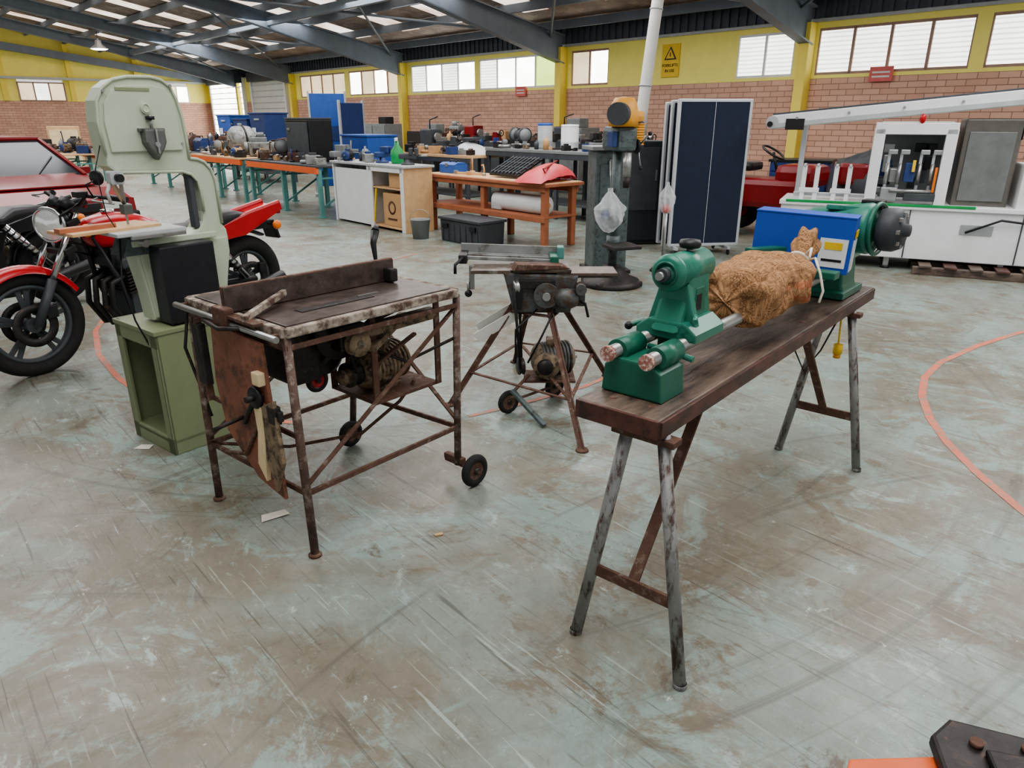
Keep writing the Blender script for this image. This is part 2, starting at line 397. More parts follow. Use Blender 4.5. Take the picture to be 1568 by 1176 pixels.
for k,a in enumerate(frames[1:-1]):
    a2=frames[k+2]
    c.tube([(a,.5,roofz(.5)-.35),(a2,6.5,roofz(6.5)-.3)],.03,beamg,8); c.tube([(a2,.5,roofz(.5)-.35),(a,6.5,roofz(6.5)-.3)],.03,beamg,8)
    c.box(((a+a2)/2,4.4,roofz(4.4)-.42),(a2-a,.12,.2),beamg,bev=0)
c.done(RL,RY)
sky=newmat('skylight_fibreglass'); skm,nt,bs,tc=sky
n=nn(nt,'ShaderNodeTexNoise',Scale=1.2,Detail=6.0); nt.links.new(tc.outputs['Object'],n.inputs['Vector'])
cc=ramp(nt,n.outputs[0],.35,.65,lin((190,160,142)),lin((246,238,228)))
nt.links.new(cc,bs.inputs['Base Color']); nt.links.new(cc,bs.inputs['Emission Color']); bs.inputs['Emission Strength'].default_value=1.7
c=B('ceiling'); k=B('window_12')
def strip(bld,a,bb,d0,d1,mat,off=0):
    z0,z1=roofz(d0)+off,roofz(d1)+off
    bld.add([(a,d0,z0),(bb,d0,z0),(bb,d1,z1),(a,d1,z1),(a,d0,z0+.04),(bb,d0,z0+.04),(bb,d1,z1+.04),(a,d1,z1+.04)],[[0,1,2,3],[4,5,6,7],[0,1,5,4],[1,2,6,5],[2,3,7,6],[3,0,4,7]],mat)
a=A0; i=0
while a<A1:
    bb=min(a+1.7,A1); strip(c,a,bb,-.5,RIDGE,roofm); strip(c,a,bb,RIDGE,D1,roofm)
    if bb<A1:
        e=min(bb+.85,A1); strip(c,bb,e,-.5,1.2,roofm); strip(k,bb,e,1.2,RIDGE-1,skm); strip(c,bb,e,RIDGE-1,RIDGE,roofm); strip(c,bb,e,RIDGE,D1,roofm)
    a=bb+.85
c.done(RL,RY); k.done(RL,RY)
lampe=M('lamp_tube',(255,255,255),.4,emit=25)
def room2w(a,d,z):
    t=math.radians(RY); return V((RL[0]+a*math.cos(t)-d*math.sin(t),RL[1]+a*math.sin(t)+d*math.cos(t),z))
for a,d in ((12,10.5),(24,11),(18,11.3),(28,6)):
    o=B('ceiling_lamp'); z=roofz(d)-.75
    o.rev([(.05,.28),(.1,.26),(.12,.12),(.3,-.02),(.31,-.03),(.28,-.03),(.1,.1)],(0,0,0),(0,0,1),alu)
    o.rev([(.001,-.07),(.2,-.06),(.28,-.03),(.27,-.02),(.0,-.01)],(0,0,0),(0,0,1),lampe); o.cyl((0,0,.28),(0,0,.55),.012,darkst,seg=8)
    o.done(room2w(a,d,z))
s=B('forklift_warning_sign')
s.box((0,.02,0),(.46,.02,.66),yellow,bev=.004)
s.prism([(-.16,.02),(.16,.02),(0,.28)],.01,black,(0,.035,0),(1,0,0),(0,0,1),bev=0)
s.prism([(-.115,.045),(.115,.045),(0,.235)],.012,yellow,(0,.037,0),(1,0,0),(0,0,1),bev=0)
s.box((0,.046,.12),(.022,.006,.08),black,bev=0)
sg=s.done(room2w(6.5,0,2.78),RY)
def text(parent,txt,size,loc,rot,mat):
    cu=bpy.data.curves.new(txt.lower(),'FONT'); cu.body=txt; cu.size=size; cu.align_x='CENTER'; cu.extrude=.002
    o=bpy.data.objects.new('lettering',cu); bpy.context.scene.collection.objects.link(o); cu.materials.append(mat)
    o.parent=parent; o.location=loc; o.rotation_euler=rot
text(sg,'FORKLIFTS',.085,(0,.036,-.12),(math.pi/2,0,math.pi),black); text(sg,'IN USE',.085,(0,.036,-.23),(math.pi/2,0,math.pi),black)
for a,zz in ((1.95,2.33),(11.3,2.28)):
    o=B('red_notice_sign'); o.box((0,0,0),(.4,.02,.24),M('faded_red_sign',(204,104,98),.6),bev=.003); o.box((0,.012,.03),(.3,.004,.03),whited,bev=0); o.box((0,.012,-.04),(.3,.004,.03),whited,bev=0); o.done(room2w(a,.06,zz),RY)
b=B('floor_marking_line')
lm=M('worn_orange_line',(198,112,88),.5,0,.15,8,(142,130,114),.55,soft=.05)
pts=[(5.6,6.1),(4.7,5.78),(4.1,5.48),(3.5,5.1),(3.0,4.71),(2.72,4.4),(2.52,4.06),(2.38,3.72),(2.29,3.38),(2.24,3.05),(2.22,2.69),(2.24,2.3),(2.3,1.9)]
def strip2(pts,w):
    vs=[];fs=[]
    for i,p in enumerate(pts):
        a=V(pts[max(i-1,0)]);c2=V(pts[min(i+1,len(pts)-1)]);d=(c2-a).normalized();nrm=V((-d.y,d.x))
        vs+=[(p[0]+nrm.x*w/2,p[1]+nrm.y*w/2,.002),(p[0]-nrm.x*w/2,p[1]-nrm.y*w/2,.002)]
    for i in range(len(pts)-1): fs.append([2*i,2*i+1,2*i+3,2*i+2])
    b.add(vs,fs,lm)
strip2(pts,.045)
strip2([(-.25,3.75),(.0,3.9),(.25,4.08),(.45,4.22),(.8,4.6),(1.0,5.0)],.035); strip2([(-3.6,6.2),(-3.35,5.5),(-3.0,4.9),(-2.6,4.4),(-2.2,4.0),(-1.8,3.8),(-1.2,3.65)],.04); strip2([(-1.2,9),(-2.2,7.2),(-2.8,6.3)],.03)
b.done()

# ---------------------------------------------------------------- lathe bench
LL=(.32,1.873,0); LYW=50.2
b=B('timber_bench_plank')
b.box((1.005,-.005,.812),(2.11,.27,.056),wood_dk,bev=.006)
b.box((-.052,-.005,.812),(.012,.268,.054),wood_red,bev=.003)
b.box((1.005,-.142,.81),(2.1,.01,.05),wood_red,bev=.002)
for x,y in ((.02,.05),(.03,-.07),(1.2,-.09),(2.0,-.08)): b.cyl((x,y,.838),(x,y,.842),.012,rust,seg=12)
b.done(LL,LYW)
def trestle(x0,sgn):
    t=B('trestle_stand'); yc=-.075
    for sy in (-1,1):
        t.tube([(x0,yc+sy*.055,.783),(x0-.03*sgn,yc+sy*.19,.0)],.0195,pipe,16)
        t.rev([(.001,-.002),(.021,-.002),(.021,.012),(.0195,.014)],(x0-.03*sgn,yc+sy*.19,.002),(0,0,1),pipe,16)
    t.bar((x0-.02*sgn,yc-.15,.27),(x0-.02*sgn,yc+.15,.27),.012,.04,rust)
    t.bar((x0-.0*sgn,yc-.1,.765),(x0-.0*sgn,yc+.1,.765),.05,.02,rust)
    t.bar((x0-.02*sgn,yc,.27),(x0+.42*sgn,yc+.02,.775),.035,.012,rust)
    t.bar((x0+.37*sgn,yc+.02,.775),(x0+.47*sgn,yc+.02,.775),.06,.012,rust)
    t.done(LL,LYW)
trestle(.0,1); trestle(1.76,-1)
b=B('power_plug')
b.tube([(1.72,-.1,.78),(1.70,-.11,.66),(1.71,-.11,.62)],.004,yellow,8); b.cyl((1.71,-.11,.63),(1.71,-.11,.585),.02,yellow,seg=14); b.cyl((1.71,-.11,.585),(1.71,-.11,.565),.016,yelor,seg=12)
b.tube([(1.72,-.1,.78),(1.66,-.05,.6),(1.62,0,.5),(1.6,.06,.62),(1.6,.08,.78)],.004,black,8); b.tube([(1.6,.08,.78),(1.4,.14,.62),(1.3,.2,.55),(1.5,.22,.6),(1.6,.1,.77)],.004,black,8)
b.done(LL,LYW)
b=B('wood_lathe'); yc=.015
b.prism([(-.1,.842),(.1,.842),(.092,.925),(.055,.95),(-.055,.95),(-.092,.925)],.14,gr_dark,(.125,yc,0),(0,1,0),(0,0,1),bev=.006)
redm=M('red_brown_cap',(160,104,92),.5,0,.3,60,(220,210,200),.55)
BZ=.967
for sy in (-1,1):
    y=yc+sy*.063
    b.cyl((.03,y,BZ),(1.86,y,BZ),.02,steel,seg=20)
    b.cyl((.075,y,BZ-.003),(.19,y,BZ-.003),.034,gr_dark,seg=24)
    b.cyl((.018,y,BZ),(.034,y,BZ),.023,redm,seg=20)
b.prism([(-.1,.975),(.1,.975),(.1,1.0),(.06,1.03),(-.06,1.03),(-.1,1.0)],.2,gr_lathe,(.34,yc,0),(0,1,0),(0,0,1),bev=.006)
b.box((.34,yc,.958),(.16,.07,.05),gr_dark)
b.prism([(-.1,1.0),(.13,1.0),(.10,1.08),(.085,1.2),(-.04,1.2),(-.055,1.09)],.095,gr_lathe,(.33,yc,0),(1,0,0),(0,0,1),bev=.014)
b.prism([(-.02,1.04),(.06,1.04),(.045,1.12),(-.01,1.12)],.1,gr_dark,(.34,yc,0),(1,0,0),(0,0,1),bev=.004)
b.box((.35,yc-.049,1.075),(.035,.004,.05),black,bev=.001)
b.prism([(-.085,1.0),(.085,1.0),(.045,1.14),(-.045,1.14)],.03,gr_lathe,(.29,yc,0),(0,1,0),(0,0,1),bev=.006)
b.cyl((.25,yc,1.175),(.44,yc,1.175),.052,gr_lathe)
b.rev([(.001,-.012),(.018,-.012),(.022,0),(.042,0),(.052,.006),(.056,.02),(.052,.03)],(.222,yc,1.175),(1,0,0),gr_lathe)
b.torus((.218,yc,1.175),.034,.004,(1,0,0),gr_dark)
b.cyl((.19,yc,1.175),(.24,yc,1.175),.02,dgrey); b.cyl((.175,yc,1.175),(.2,yc,1.175),.012,steel)
b.cyl((.44,yc,1.175),(.50,yc,1.175),.02,steel,r2=.018); b.cyl((.50,yc,1.175),(.54,yc,1.175),.016,steel,r2=.002)
b.cyl((.36,yc,1.2),(.36,yc,1.24),.012,steel); b.rev([(.001,0),(.03,0),(.034,.01),(.03,.022),(.001,.026)],(.36,yc,1.235),(0,0,1),black)
b.tube([(.30,yc+.1,1.0),(.27,yc+.12,.995),(.25,yc+.13,.99)],.008,gr_dark,10); b.ball((.25,yc+.132,.99),.013,black)
b.tube([(.30,yc-.06,1.03),(.27,yc-.08,1.05),(.23,yc-.1,1.045)],.008,gr_lathe,10)
b.tube([(.22,yc-.11,.935),(.215,yc-.06,.945),(.22,yc+.04,.948)],.01,gr_lathe,10)
b.prism([(-.12,.842),(.12,.842),(.10,.90),(.085,1.06),(-.085,1.06),(-.10,.90)],.2,gr_dark,(1.80,yc,0),(0,1,0),(0,0,1),bev=.012)
b.box((1.8,yc,.86),(.3,.25,.03),gr_dark)
b.rev([(.001,-.02),(.045,-.02),(.075,0),(.085,.04),(.092,.14),(.105,.22),(.112,.29),(.105,.31),(.001,.32)],(1.84,yc+.14,1.13),(-.1,-1,.05),gr_lathe,32)
b.cyl((1.68,yc,1.12),(1.85,yc,1.12),.045,gr_dark); b.cyl((1.645,yc,1.12),(1.69,yc,1.12),.028,steel)
b.prism(rrect(-.11,.11,-.11,.09,.05),.22,gr_lathe,(1.83,yc,1.1),(0,1,0),(0,0,1),bev=.02)
b.torus((1.815,-.165,1.145),.108,.010,(-.1,-1,.05),gr_dark)
b.rev([(.001,0),(.075,0),(.09,.01),(.093,.03),(.093,.06),(.08,.09),(.03,.095),(.025,.12),(.001,.12)],(1.815,-.175,1.145),(-.1,-1,.05),dgrey,32)
for i in range(8):
    a=i*math.pi/4; b.box((1.805+.07*math.cos(a),-.263,1.148+.07*math.sin(a)),(.018,.015,.018),steel)
b.box((1.82,-.02,1.225),(.12,.14,.02),gr_lathe,rot=(0,.1,0)); b.box((1.86,-.12,1.245),(.07,.09,.04),black)
b.bar((1.30,.20,1.075),(1.66,.06,1.06),.05,.03,gr_dark)
b.bar((1.40,-.14,1.0),(1.40,.14,1.0),.07,.03,gr_dark); b.cyl((1.42,.15,.98),(1.42,.15,1.06),.018,gr_dark)
b.done(LL,LYW)
b=B('blue_cardboard_box')
b.xf=Matrix.Translation((1.55,.06,1.105))@Euler((0.03,0,.15)).to_matrix().to_4x4()
b.box((0,0,0),(.13,.40,.23),bluecard,bev=.003); b.box((-.0,0,.118),(.135,.405,.006),bluecard,bev=.001)
b.box((-.0,-.202,-.04),(.09,.004,.13),white,bev=0); b.box((0,-.204,.05),(.07,.004,.03),yellow,bev=0); b.box((-.066,-.13,-.03),(.003,.11,.12),white,bev=0); b.box((-.068,-.13,.0),(.003,.07,.03),yellow,bev=0); b.box((-.068,-.13,-.06),(.003,.08,.01),black,bev=0)
b.done(LL,LYW)
def burlap():
    m,nt,b,tc=newmat('burlap'); L=nt.links
    def st(sc,seed):
        mp=nt.nodes.new('ShaderNodeMapping'); mp.inputs['Scale'].default_value=sc; mp.inputs['Location'].default_value=(seed,seed,seed); L.new(tc.outputs['Object'],mp.inputs['Vector'])
        n=nn(nt,'ShaderNodeTexNoise',Scale=1.0,Detail=1.0); L.new(mp.outputs[0],n.inputs['Vector']); return n.outputs[0]
    m1=mth(nt,'MAXIMUM',st((260,20,20),1),st((22,200,200),5))
    n=nn(nt,'ShaderNodeTexNoise',Scale=6.0,Detail=6.0); L.new(tc.outputs['Object'],n.inputs['Vector'])
    c=ramp(nt,m1,.44,.68,lin((128,96,70)),lin((192,150,112)))
    sp=nt.nodes.new('ShaderNodeSeparateXYZ'); L.new(tc.outputs['Object'],sp.inputs[0])
    w2=nt.nodes.new('ShaderNodeTexWave'); w2.bands_direction='Z'; w2.inputs['Scale'].default_value=5; w2.inputs['Distortion'].default_value=5; w2.inputs['Detail Scale'].default_value=3; L.new(tc.outputs['Object'],w2.inputs['Vector'])
    f1=ramp(nt,w2.outputs[0],.5,.6)
    def MR(src,a,bb):
        mr=nt.nodes.new('ShaderNodeMapRange'); L.new(src,mr.inputs[0]); mr.inputs[1].default_value=a; mr.inputs[2].default_value=bb; return mr.outputs[0]
    q=mth(nt,'MULTIPLY',mth(nt,'MULTIPLY',MR(sp.outputs[0],-.12,-.08),MR(sp.outputs[0],.16,.12)),mth(nt,'MULTIPLY',f1,MR(sp.outputs[2],.05,.03)))
    c=mix(nt,mth(nt,'MULTIPLY',q,.35),c,lin((186,92,72)))
    c=mix(nt,1.0,c,ramp(nt,n.outputs[0],.3,.7,(.84,.84,.84,1),(1,1,1,1)),'MULTIPLY')
    L.new(c,b.inputs['Base Color']); b.inputs['Roughness'].default_value=1.0; b.inputs['Specular IOR Level'].default_value=.1
    bp=nn(nt,'ShaderNodeBump',Strength=.25,Distance=.002); L.new(m1,bp.inputs['Height']); L.new(bp.outputs[0],b.inputs['Normal'])
    return m
bl=burlap(); rope=M('white_rope',(225,220,208),.9)
b=B('burlap_sack')
# filled cloth sack: superellipse cross-sections lofted along x, slack top, fold ridges converging on the tied neck
def sack():
    NX,NT=110,120; vs=[];fs=[]
    for i in range(NX+1):
        u=i/NX; x=-.30+u*.60
        # envelope radius along length: square-ish bottom seam at left, taper to neck at right
        env=min(1,(u/.07)**.5 if u>0 else 0)
        tp=1 if u<.68 else max(.22,1-((u-.68)/.32)**1.35*.78)
        ry=.150*env**.7*tp; rz=.118*env**.5*tp*(1-.10*math.sin(u*math.pi*1.0))
        zc=.015*math.sin(u*3.5)+(.0 if u<.7 else (u-.7)*.17); yc_=-.03*max(0,u-.5)*2
        for k in range(NT):
            t=2*math.pi*k/NT; cy_,sz=math.cos(t),math.sin(t)
            py=math.copysign(abs(cy_)**.8,cy_); pz=math.copysign(abs(sz)**.8,sz)
            f=1.0
            # long folds, stronger towards neck
            g=.25+.75*max(0,(u-.45)/.55)
            f+=.085*g*math.sin(7*t+2.2*noise.noise(V((u*3,2,0)))*2+u*3)
            # broad slack undulations
            f+=.10*noise.noise(V((u*4.0,cy_*1.2,sz*1.2+5)))
            # a few diagonal soft tension folds
            v=noise.noise(V((u*5.5+sz*.7,cy_*1.3+9,sz*1.3)))
            f-=.055*math.exp(-(v*6)**2)
            v=noise.noise(V((u*8-sz*1.2+3,cy_*1.8,sz*1.8+2)))
            f-=.03*math.exp(-(v*6)**2)
            y=py*ry*f+yc_; z=pz*rz*f+zc
            if z<-.082: z=-.082+(z+.082)*.25
            vs.append(V((x+.012*noise.noise(V((cy_*3,sz*3,u*2))),y,z)))
    for i in range(NX):
        for k in range(NT):
            k2=(k+1)%NT; fs.append([i*NT+k,i*NT+k2,(i+1)*NT+k2,(i+1)*NT+k])
    fs.append([k for k in range(NT)][::-1]); fs.append([NX*NT+k for k in range(NT)])
    b.add(vs,fs,bl,True)
sack()
# slack corner 'ears' at the seam end
for sy,zz in ((.09,.07),(-.10,.03)):
    b.tube([(-.24,sy*.7,zz*.6),(-.285,sy*.9,zz+.015),(-.30,sy*1.05,zz+.05)],[.06,.042,.012],bl,24,flat=.55)
# neck + flared ruffle
vs=[];fs=[];sg_=60; prof=[(.036,.0),(.030,.02),(.036,.04),(.052,.065),(.064,.095),(.062,.12),(.05,.118),(.03,.09)]
for r,h in prof:
    for k in range(sg_):
        t=2*math.pi*k/sg_; rr=r*(1+(.03+h*1.3)*math.sin(6*t+h*12)*.9)
        vs.append(V((.285+h*.8,-.03+rr*math.cos(t)*.8,.052+h*.55+rr*math.sin(t))))
for i in range(len(prof)-1):
    for k in range(sg_):
        k2=(k+1)%sg_; fs.append([i*sg_+k,i*sg_+k2,(i+1)*sg_+k2,(i+1)*sg_+k])
b.add(vs,fs,bl,True)
b.torus((.30,-.03,.064),.034,.007,(.8,0,.5),rope); b.tube([(.30,-.064,.062),(.28,-.10,.08),(.25,-.135,.03),(.27,-.15,-.04),(.24,-.15,-.08)],.005,rope,8); b.tube([(.29,-.06,.09),(.25,-.09,.12),(.21,-.10,.09)],.005,rope,8)
V3=V((.93,-.0,1.015)); t=math.radians(LYW)
b.done((LL[0]+V3.x*math.cos(t)-V3.y*math.sin(t),LL[1]+V3.x*math.sin(t)+V3.y*math.cos(t),V3.z),LYW)

# ---------------------------------------------------------------- table saw
TS=(-.79,2.37,0); TY=48.5
b=B('table_saw'); W=.83;D=.72;H=.92
b.box((W/2,D/2,H-.012),(W-.04,D-.04,.024),wood_top,bev=.004)
for p,q in (((0,0),(W,0)),((W,0),(W,D)),((W,D),(0,D)),((0,D),(0,0))):
    b.bar((p[0],p[1],H-.02),(q[0],q[1],H-.02),.03,.035,rustw)
b.bar((0,0,H-.06),(0,D,H-.06),.012,.05,rust); b.bar((0,0,H-.075),(W,0,H-.075),.012,.02,rust)
b.tube([(-.045,-.02,H-.03),(-.045,D+.02,H-.03)],.012,steel,12)
for y in (.02,D-.02): b.bar((-.05,y,H-.03),(.0,y,H-.03),.02,.02,rust)
b.tube([(-.045,.2,H-.03),(-.09,.3,H-.04),(-.05,.5,H-.05)],.009,darkst,10)
b.box((.33,.16,H+.001),(.34,.05,.004),darkst,bev=0); b.ball((.3,.15,H+.002),(.03,.018,.004),black); b.box((.5,.18,H+.003),(.1,.01,.006),steel,bev=0)
b.box((.36,.34,H+.05),(.80,.022,.10),rust,bev=.003); b.box((.36,.355,H+.008),(.80,.05,.012),rust,bev=.003)
b.box((.36,.327,H+.05),(.796,.006,.09),wood_top,bev=0)
b.bar((-.06,.16,H+.015),(.20,.31,H+.045),.02,.025,rustw); b.bar((-.04,.33,H+.0),(-.04,.1,H+.0),.04,.012,rust); b.box((-.05,.33,H-.01),(.04,.1,.08),rust)
b.box((.72,.3,H+.035),(.04,.06,.06),darkst,bev=.01)
b.tube([(.80,.52,H-.1),(.83,.54,H+.05),(.83,.55,H+.13),(.86,.57,H+.18)],[.009,.009,.014,.02],black,12); b.tube([(.86,.57,H+.18),(.885,.59,H+.2)],[.02,.012],black,12)
legs=[((0,0),(.0,-.03)),((0,D),(-.03,D-.05)),((W,0),(W-.02,-.0)),((W,D),(W-.1,D-.02))]
for i,(p,q) in enumerate(legs):
    z=0 if i<2 else .07
    b.tube([(p[0]+.01,p[1]+.01,H-.03),(q[0]+.01,q[1]+.01,z+.01)],.0165,rustl,10)
    if i<2: b.rev([(.001,0),(.026,0),(.026,.008),(.017,.014)],(q[0]+.01,q[1]+.01,.001),(0,0,1),rust,16)
zr=.27
def lerp(i,z):
    p,q=legs[i]; k=1-z/H; return V((p[0]+.01+(q[0]-p[0])*k,p[1]+.01+(q[1]-p[1])*k,z))
for i,j in ((0,1),(0,2),(1,3),(2,3)): b.bar(lerp(i,zr),lerp(j,zr),.012,.022,rust)
b.bar(lerp(0,.3),lerp(2,H-.08),.02,.008,rust); b.bar(lerp(1,.28),lerp(0,.6),.02,.008,rust); b.bar(lerp(1,.3),lerp(3,.75),.02,.008,rust); b.bar(lerp(2,.3),lerp(3,.8),.02,.008,rust)
b.bar(lerp(0,.5),lerp(1,.5),.01,.02,rust); b.tube([lerp(1,.27),(.25,.5,.22),(.5,.3,.26),(.65,.2,.4),(.7,.15,.5)],.008,rust,8)
b.tube([(.1,.66,.84),(.3,.5,.8),(.62,.1,.62),lerp(2,.7)],.008,darkst,8)
b.wheel((W+.0,-.09,.078),.078,.04,(0,1,0),rubber,rust); b.cyl((W,-.12,.078),(W,.1,.078),.01,rust,seg=10)
b.wheel((W-.12,D-.03,.07),.07,.035,(0,1,0),rubber,rust); b.cyl((W-.12,D-.1,.07),(W-.12,D+.05,.07),.01,rust,seg=10)
b.bar((W,-.02,.1),(W,.1,.1),.03,.03,rust)
b.motor((.60,.26,.58),.09,.28,(1,.15,0),dirtal); b.motor((.40,.46,.64),.085,.24,(0,1,0),darkst,darkst)
b.box((.62,.25,.475),(.36,.3,.015),rust); b.bar((.45,.1,.47),(.45,.1,H-.05),.03,.01,rust); b.bar((.8,.1,.47),(.8,.1,H-.05),.03,.01,rust); b.bar((.45,.4,.47),(.45,.4,H-.05),.03,.01,rust)
b.bar((.3,.1,H-.12),(.8,.12,H-.12),.05,.05,dirtal); b.bar((.4,.05,H-.18),(.78,.3,H-.16),.04,.03,dirtal)
b.cyl((.33,.02,.78),(.33,.5,.78),.018,steel); b.box((.33,.1,.8),(.12,.07,.1),darkst); b.box((.33,.42,.8),(.12,.07,.1),dirtal)
b.pulley((.33,.04,.78),.05,.04,(0,1,0),dirtal); b.pulley((.43,.24,.58),.055,.05,(1,.15,0),darkst); b.pulley((.39,.23,.58),.035,.04,(1,.15,0),dirtal)
b.tube([(.29,.05,.80),(.42,.19,.60),(.44,.29,.54),(.37,.05,.75),(.29,.05,.80)],.007,rubber,8)
b.rev([(.001,-.0015),(.11,-.0015),(.11,.0015),(.001,.0015)],(.33,.16,.80),(0,1,0),darkst,40)
b.box((.2,.35,.72),(.14,.3,.22),darkst,bev=.02); b.tube([(.55,.3,.7),(.4,.25,.72),(.25,.3,.6),(.3,.5,.55)],.02,darkst,10)
for i in range(10):
    b.bar((.4+random.random()*.35,.1+random.random()*.4,.52+random.random()*.3),(.45+random.random()*.35,.1+random.random()*.4,.52+random.random()*.32),.02,.012,dirtal if i%2 else rust)
b.wheel((.5,.62,.44),.06,.03,(0,1,0),darkst,red)
b.prism([(.10,.85),(.46,.87),(.49,.62),(.45,.42),(.24,.27),(.06,.24),(.08,.55)],.015,ply,(-.035,0,0),(0,1,0),(0,0,1),bev=.003)
b.prism([(.10,.66),(.15,.66),(.14,.5),(.17,.36),(.12,.30),(.09,.5)],.02,cream,(-.055,.02,0),(0,1,0),(0,0,1),bev=.003)
b.box((-.055,.12,.72),(.03,.05,.05),cream)
b.prism([(.02,.66),(.10,.62),(.11,.4),(.07,.28),(.0,.42)],.018,dirtal,(-.06,0,0),(0,1,0),(0,0,1),bev=.004)
b.rev([(.001,0),(.04,0),(.045,.01),(.04,.02),(.001,.02)],(-.05,.15,.64),(-1,0,0),black); b.cyl((-.05,.15,.64),(-.1,.15,.64),.012,darkst); b.tube([(-.06,.15,.64),(-.06,.22,.56),(-.05,.28,.5)],.01,darkst,8)
b.bar((-.05,.0,.6),(-.05,.16,.6),.02,.04,darkst); b.box((-.055,.04,.6),(.03,.05,.07),darkst); b.tube([(-.05,.1,.62),(-.05,.3,.36),(-.04,.5,.3)],.009,rust,8)
b.cyl((-.17,.30,.50),(-.0,.30,.52),.008,darkst,seg=10); b.bar((-.02,D-.1,.85),(-.02,D-.12,.5),.03,.01,rust); b.box((-.02,D-.1,.7),(.03,.07,.26),darkst)
b.tube([(0,D,.9),(-.03,D+.03,.7),(0,D,.5),(0,D-.05,.4)],.007,darkst,8)
b.done(TS,TY)

# ---------------------------------------------------------------- bandsaw
BL=(-1.70,3.24,0); BY=51.7
b=B('band_saw')
cw,cd,ch=.5,.42,.65
b.box((cw/2,.008,ch/2),(cw,.016,ch),gr_cab,bev=.004); b.box((cw/2,cd-.008,ch/2),(cw,.016,ch),gr_cab,bev=.004); b.box((cw-.008,cd/2,ch/2),(.016,cd,ch),gr_cab,bev=.004)
b.box((cw/2,cd/2,ch-.012),(cw+.01,cd+.01,.024),gr_cab,bev=.004); b.box((cw/2,cd/2,.07),(cw,cd,.02),gr_cab,bev=.003)
b.box((.008,cd/2,.045),(.016,cd,.09),gr_cab,bev=.003); b.box((.008,.03,ch/2),(.016,.06,ch),gr_cab,bev=.003); b.box((.008,cd-.03,ch/2),(.016,.06,ch),gr_cab,bev=.003); b.box((.008,cd/2,ch-.05),(.016,cd,.08),gr_cab,bev=.003)
b.motor((.3,.22,.22),.09,.24,(0,1,0),dgrey)
cx=.25; cy=.21
b.xf=Matrix.Translation((cx+.005,0,.65))@Matrix.Diagonal((.85,1,.985,1))@Matrix.Translation((-cx,0,-.65))
def PX(pr,th,mat,yo=0,bev=.012): b.prism(pr,th,mat,(cx,cy+yo,0),(1,0,0),(0,0,1),bev=bev)
upper=[(-.30,1.46),(-.31,1.60),(-.295,1.69),(-.255,1.745),(-.20,1.778),(-.12,1.793),(0,1.795),(.06,1.785),(.105,1.755),(.13,1.70),(.148,1.62),(.155,1.52),(.155,1.43)]
frame=upper+[(.20,1.425),(.24,1.41),(.275,1.375),(.295,1.32),(.30,1.1),(.325,1.07),(.33,1.03),(.33,.95),(.29,.80),(.26,.665),(-.20,.665),(-.21,.8),(-.24,.98),(-.24,1.04),(.10,1.07),(.15,1.085),(.18,1.12),(.195,1.17),(.195,1.27),(.185,1.32),(.15,1.355),(.1,1.37),(-.26,1.38),(-.30,1.41)]
PX(frame,.12,gr_saw)
rim=[V((cx+x,cy-.062,z)) for x,z in upper]; b.tube(rim,.008,gr_saw,8)
b.tube([V((cx+x,cy-.062,z)) for x,z in ((.155,1.43),(.20,1.425),(.24,1.41),(.275,1.375),(.295,1.32),(.30,1.1))],.008,gr_saw,8)
b.tube([V((cx+x,cy-.062,z)) for x,z in ((-.26,1.38),(.1,1.37),(.15,1.355),(.185,1.32),(.195,1.27),(.195,1.17))],.008,gr_saw,8)
PX([(-.27,1.47),(-.28,1.6),(-.265,1.68),(-.22,1.735),(-.15,1.757),(0,1.76),(.06,1.75),(.095,1.715),(.115,1.64),(.12,1.50),(.12,1.47)],.02,gr_saw,-.062,.004)
for x,z in ((-.26,1.73),(.1,1.76),(.12,1.5)): b.cyl((cx+x,cy-.06,z),(cx+x,cy-.075,z),.008,steel,seg=10)
b.cyl((cx-.06,cy-.06,1.66),(cx-.06,cy-.085,1.66),.026,gr_saw); b.torus((cx-.06,cy-.085,1.66),.018,.004,(0,1,0),gr_saw)
b.bar((cx-.2,cy-.073,1.74),(cx-.02,cy-.073,1.74),.004,.014,gr_cab)
brz=M('bronze_bracket',(112,114,110),.35,.6,.2)
b.prism([(-.055,0),(.055,0),(.057,-.06),(.04,-.09),(.0,-.14),(-.04,-.09),(-.057,-.06)],.06,brz,(cx-.05,cy-.09,1.57),(1,0,0),(0,0,1),bev=.01)
b.bar((cx-.05,cy-.125,1.57),(cx-.05,cy-.125,1.46),.01,.012,steel)
b.cyl((cx-.05,cy-.09,1.56),(cx-.05,cy-.09,1.63),.008,steel,seg=12); b.cyl((cx-.05,cy-.09,1.61),(cx-.05,cy-.09,1.625),.022,black,seg=16); b.cyl((cx-.05,cy-.06,1.5),(cx-.05,cy-.13,1.5),.012,steel,seg=14)
b.bar((cx-.12,cy-.08,1.565),(cx+.02,cy-.08,1.565),.03,.015,brz)
b.box((cx+.15,cy-.03,1.24),(.03,.05,.30),dgrey)
b.box((cx-.22,cy,1.2),(.012,.002,.5),steel,bev=0); b.cyl((cx-.22,cy,1.22),(cx-.22,cy,1.48),.01,steel,seg=12); b.box((cx-.22,cy-.01,1.21),(.05,.05,.05),brz)
b.prism(rrect(-.035,.035,-.03,.03,.012),.05,lgrey,(cx-.28,cy-.07,1.36),(1,0,0),(0,0,1)); b.cyl((cx-.28,cy-.09,1.36),(cx-.28,cy-.13,1.36),.018,black); b.tube([(cx-.3,cy-.06,1.34),(cx-.34,cy-.08,1.30),(cx-.33,cy-.08,1.25)],.009,lgrey,8)
b.bar((cx-.3,cy-.07,1.34),(cx-.22,cy,1.24),.02,.02,steel)
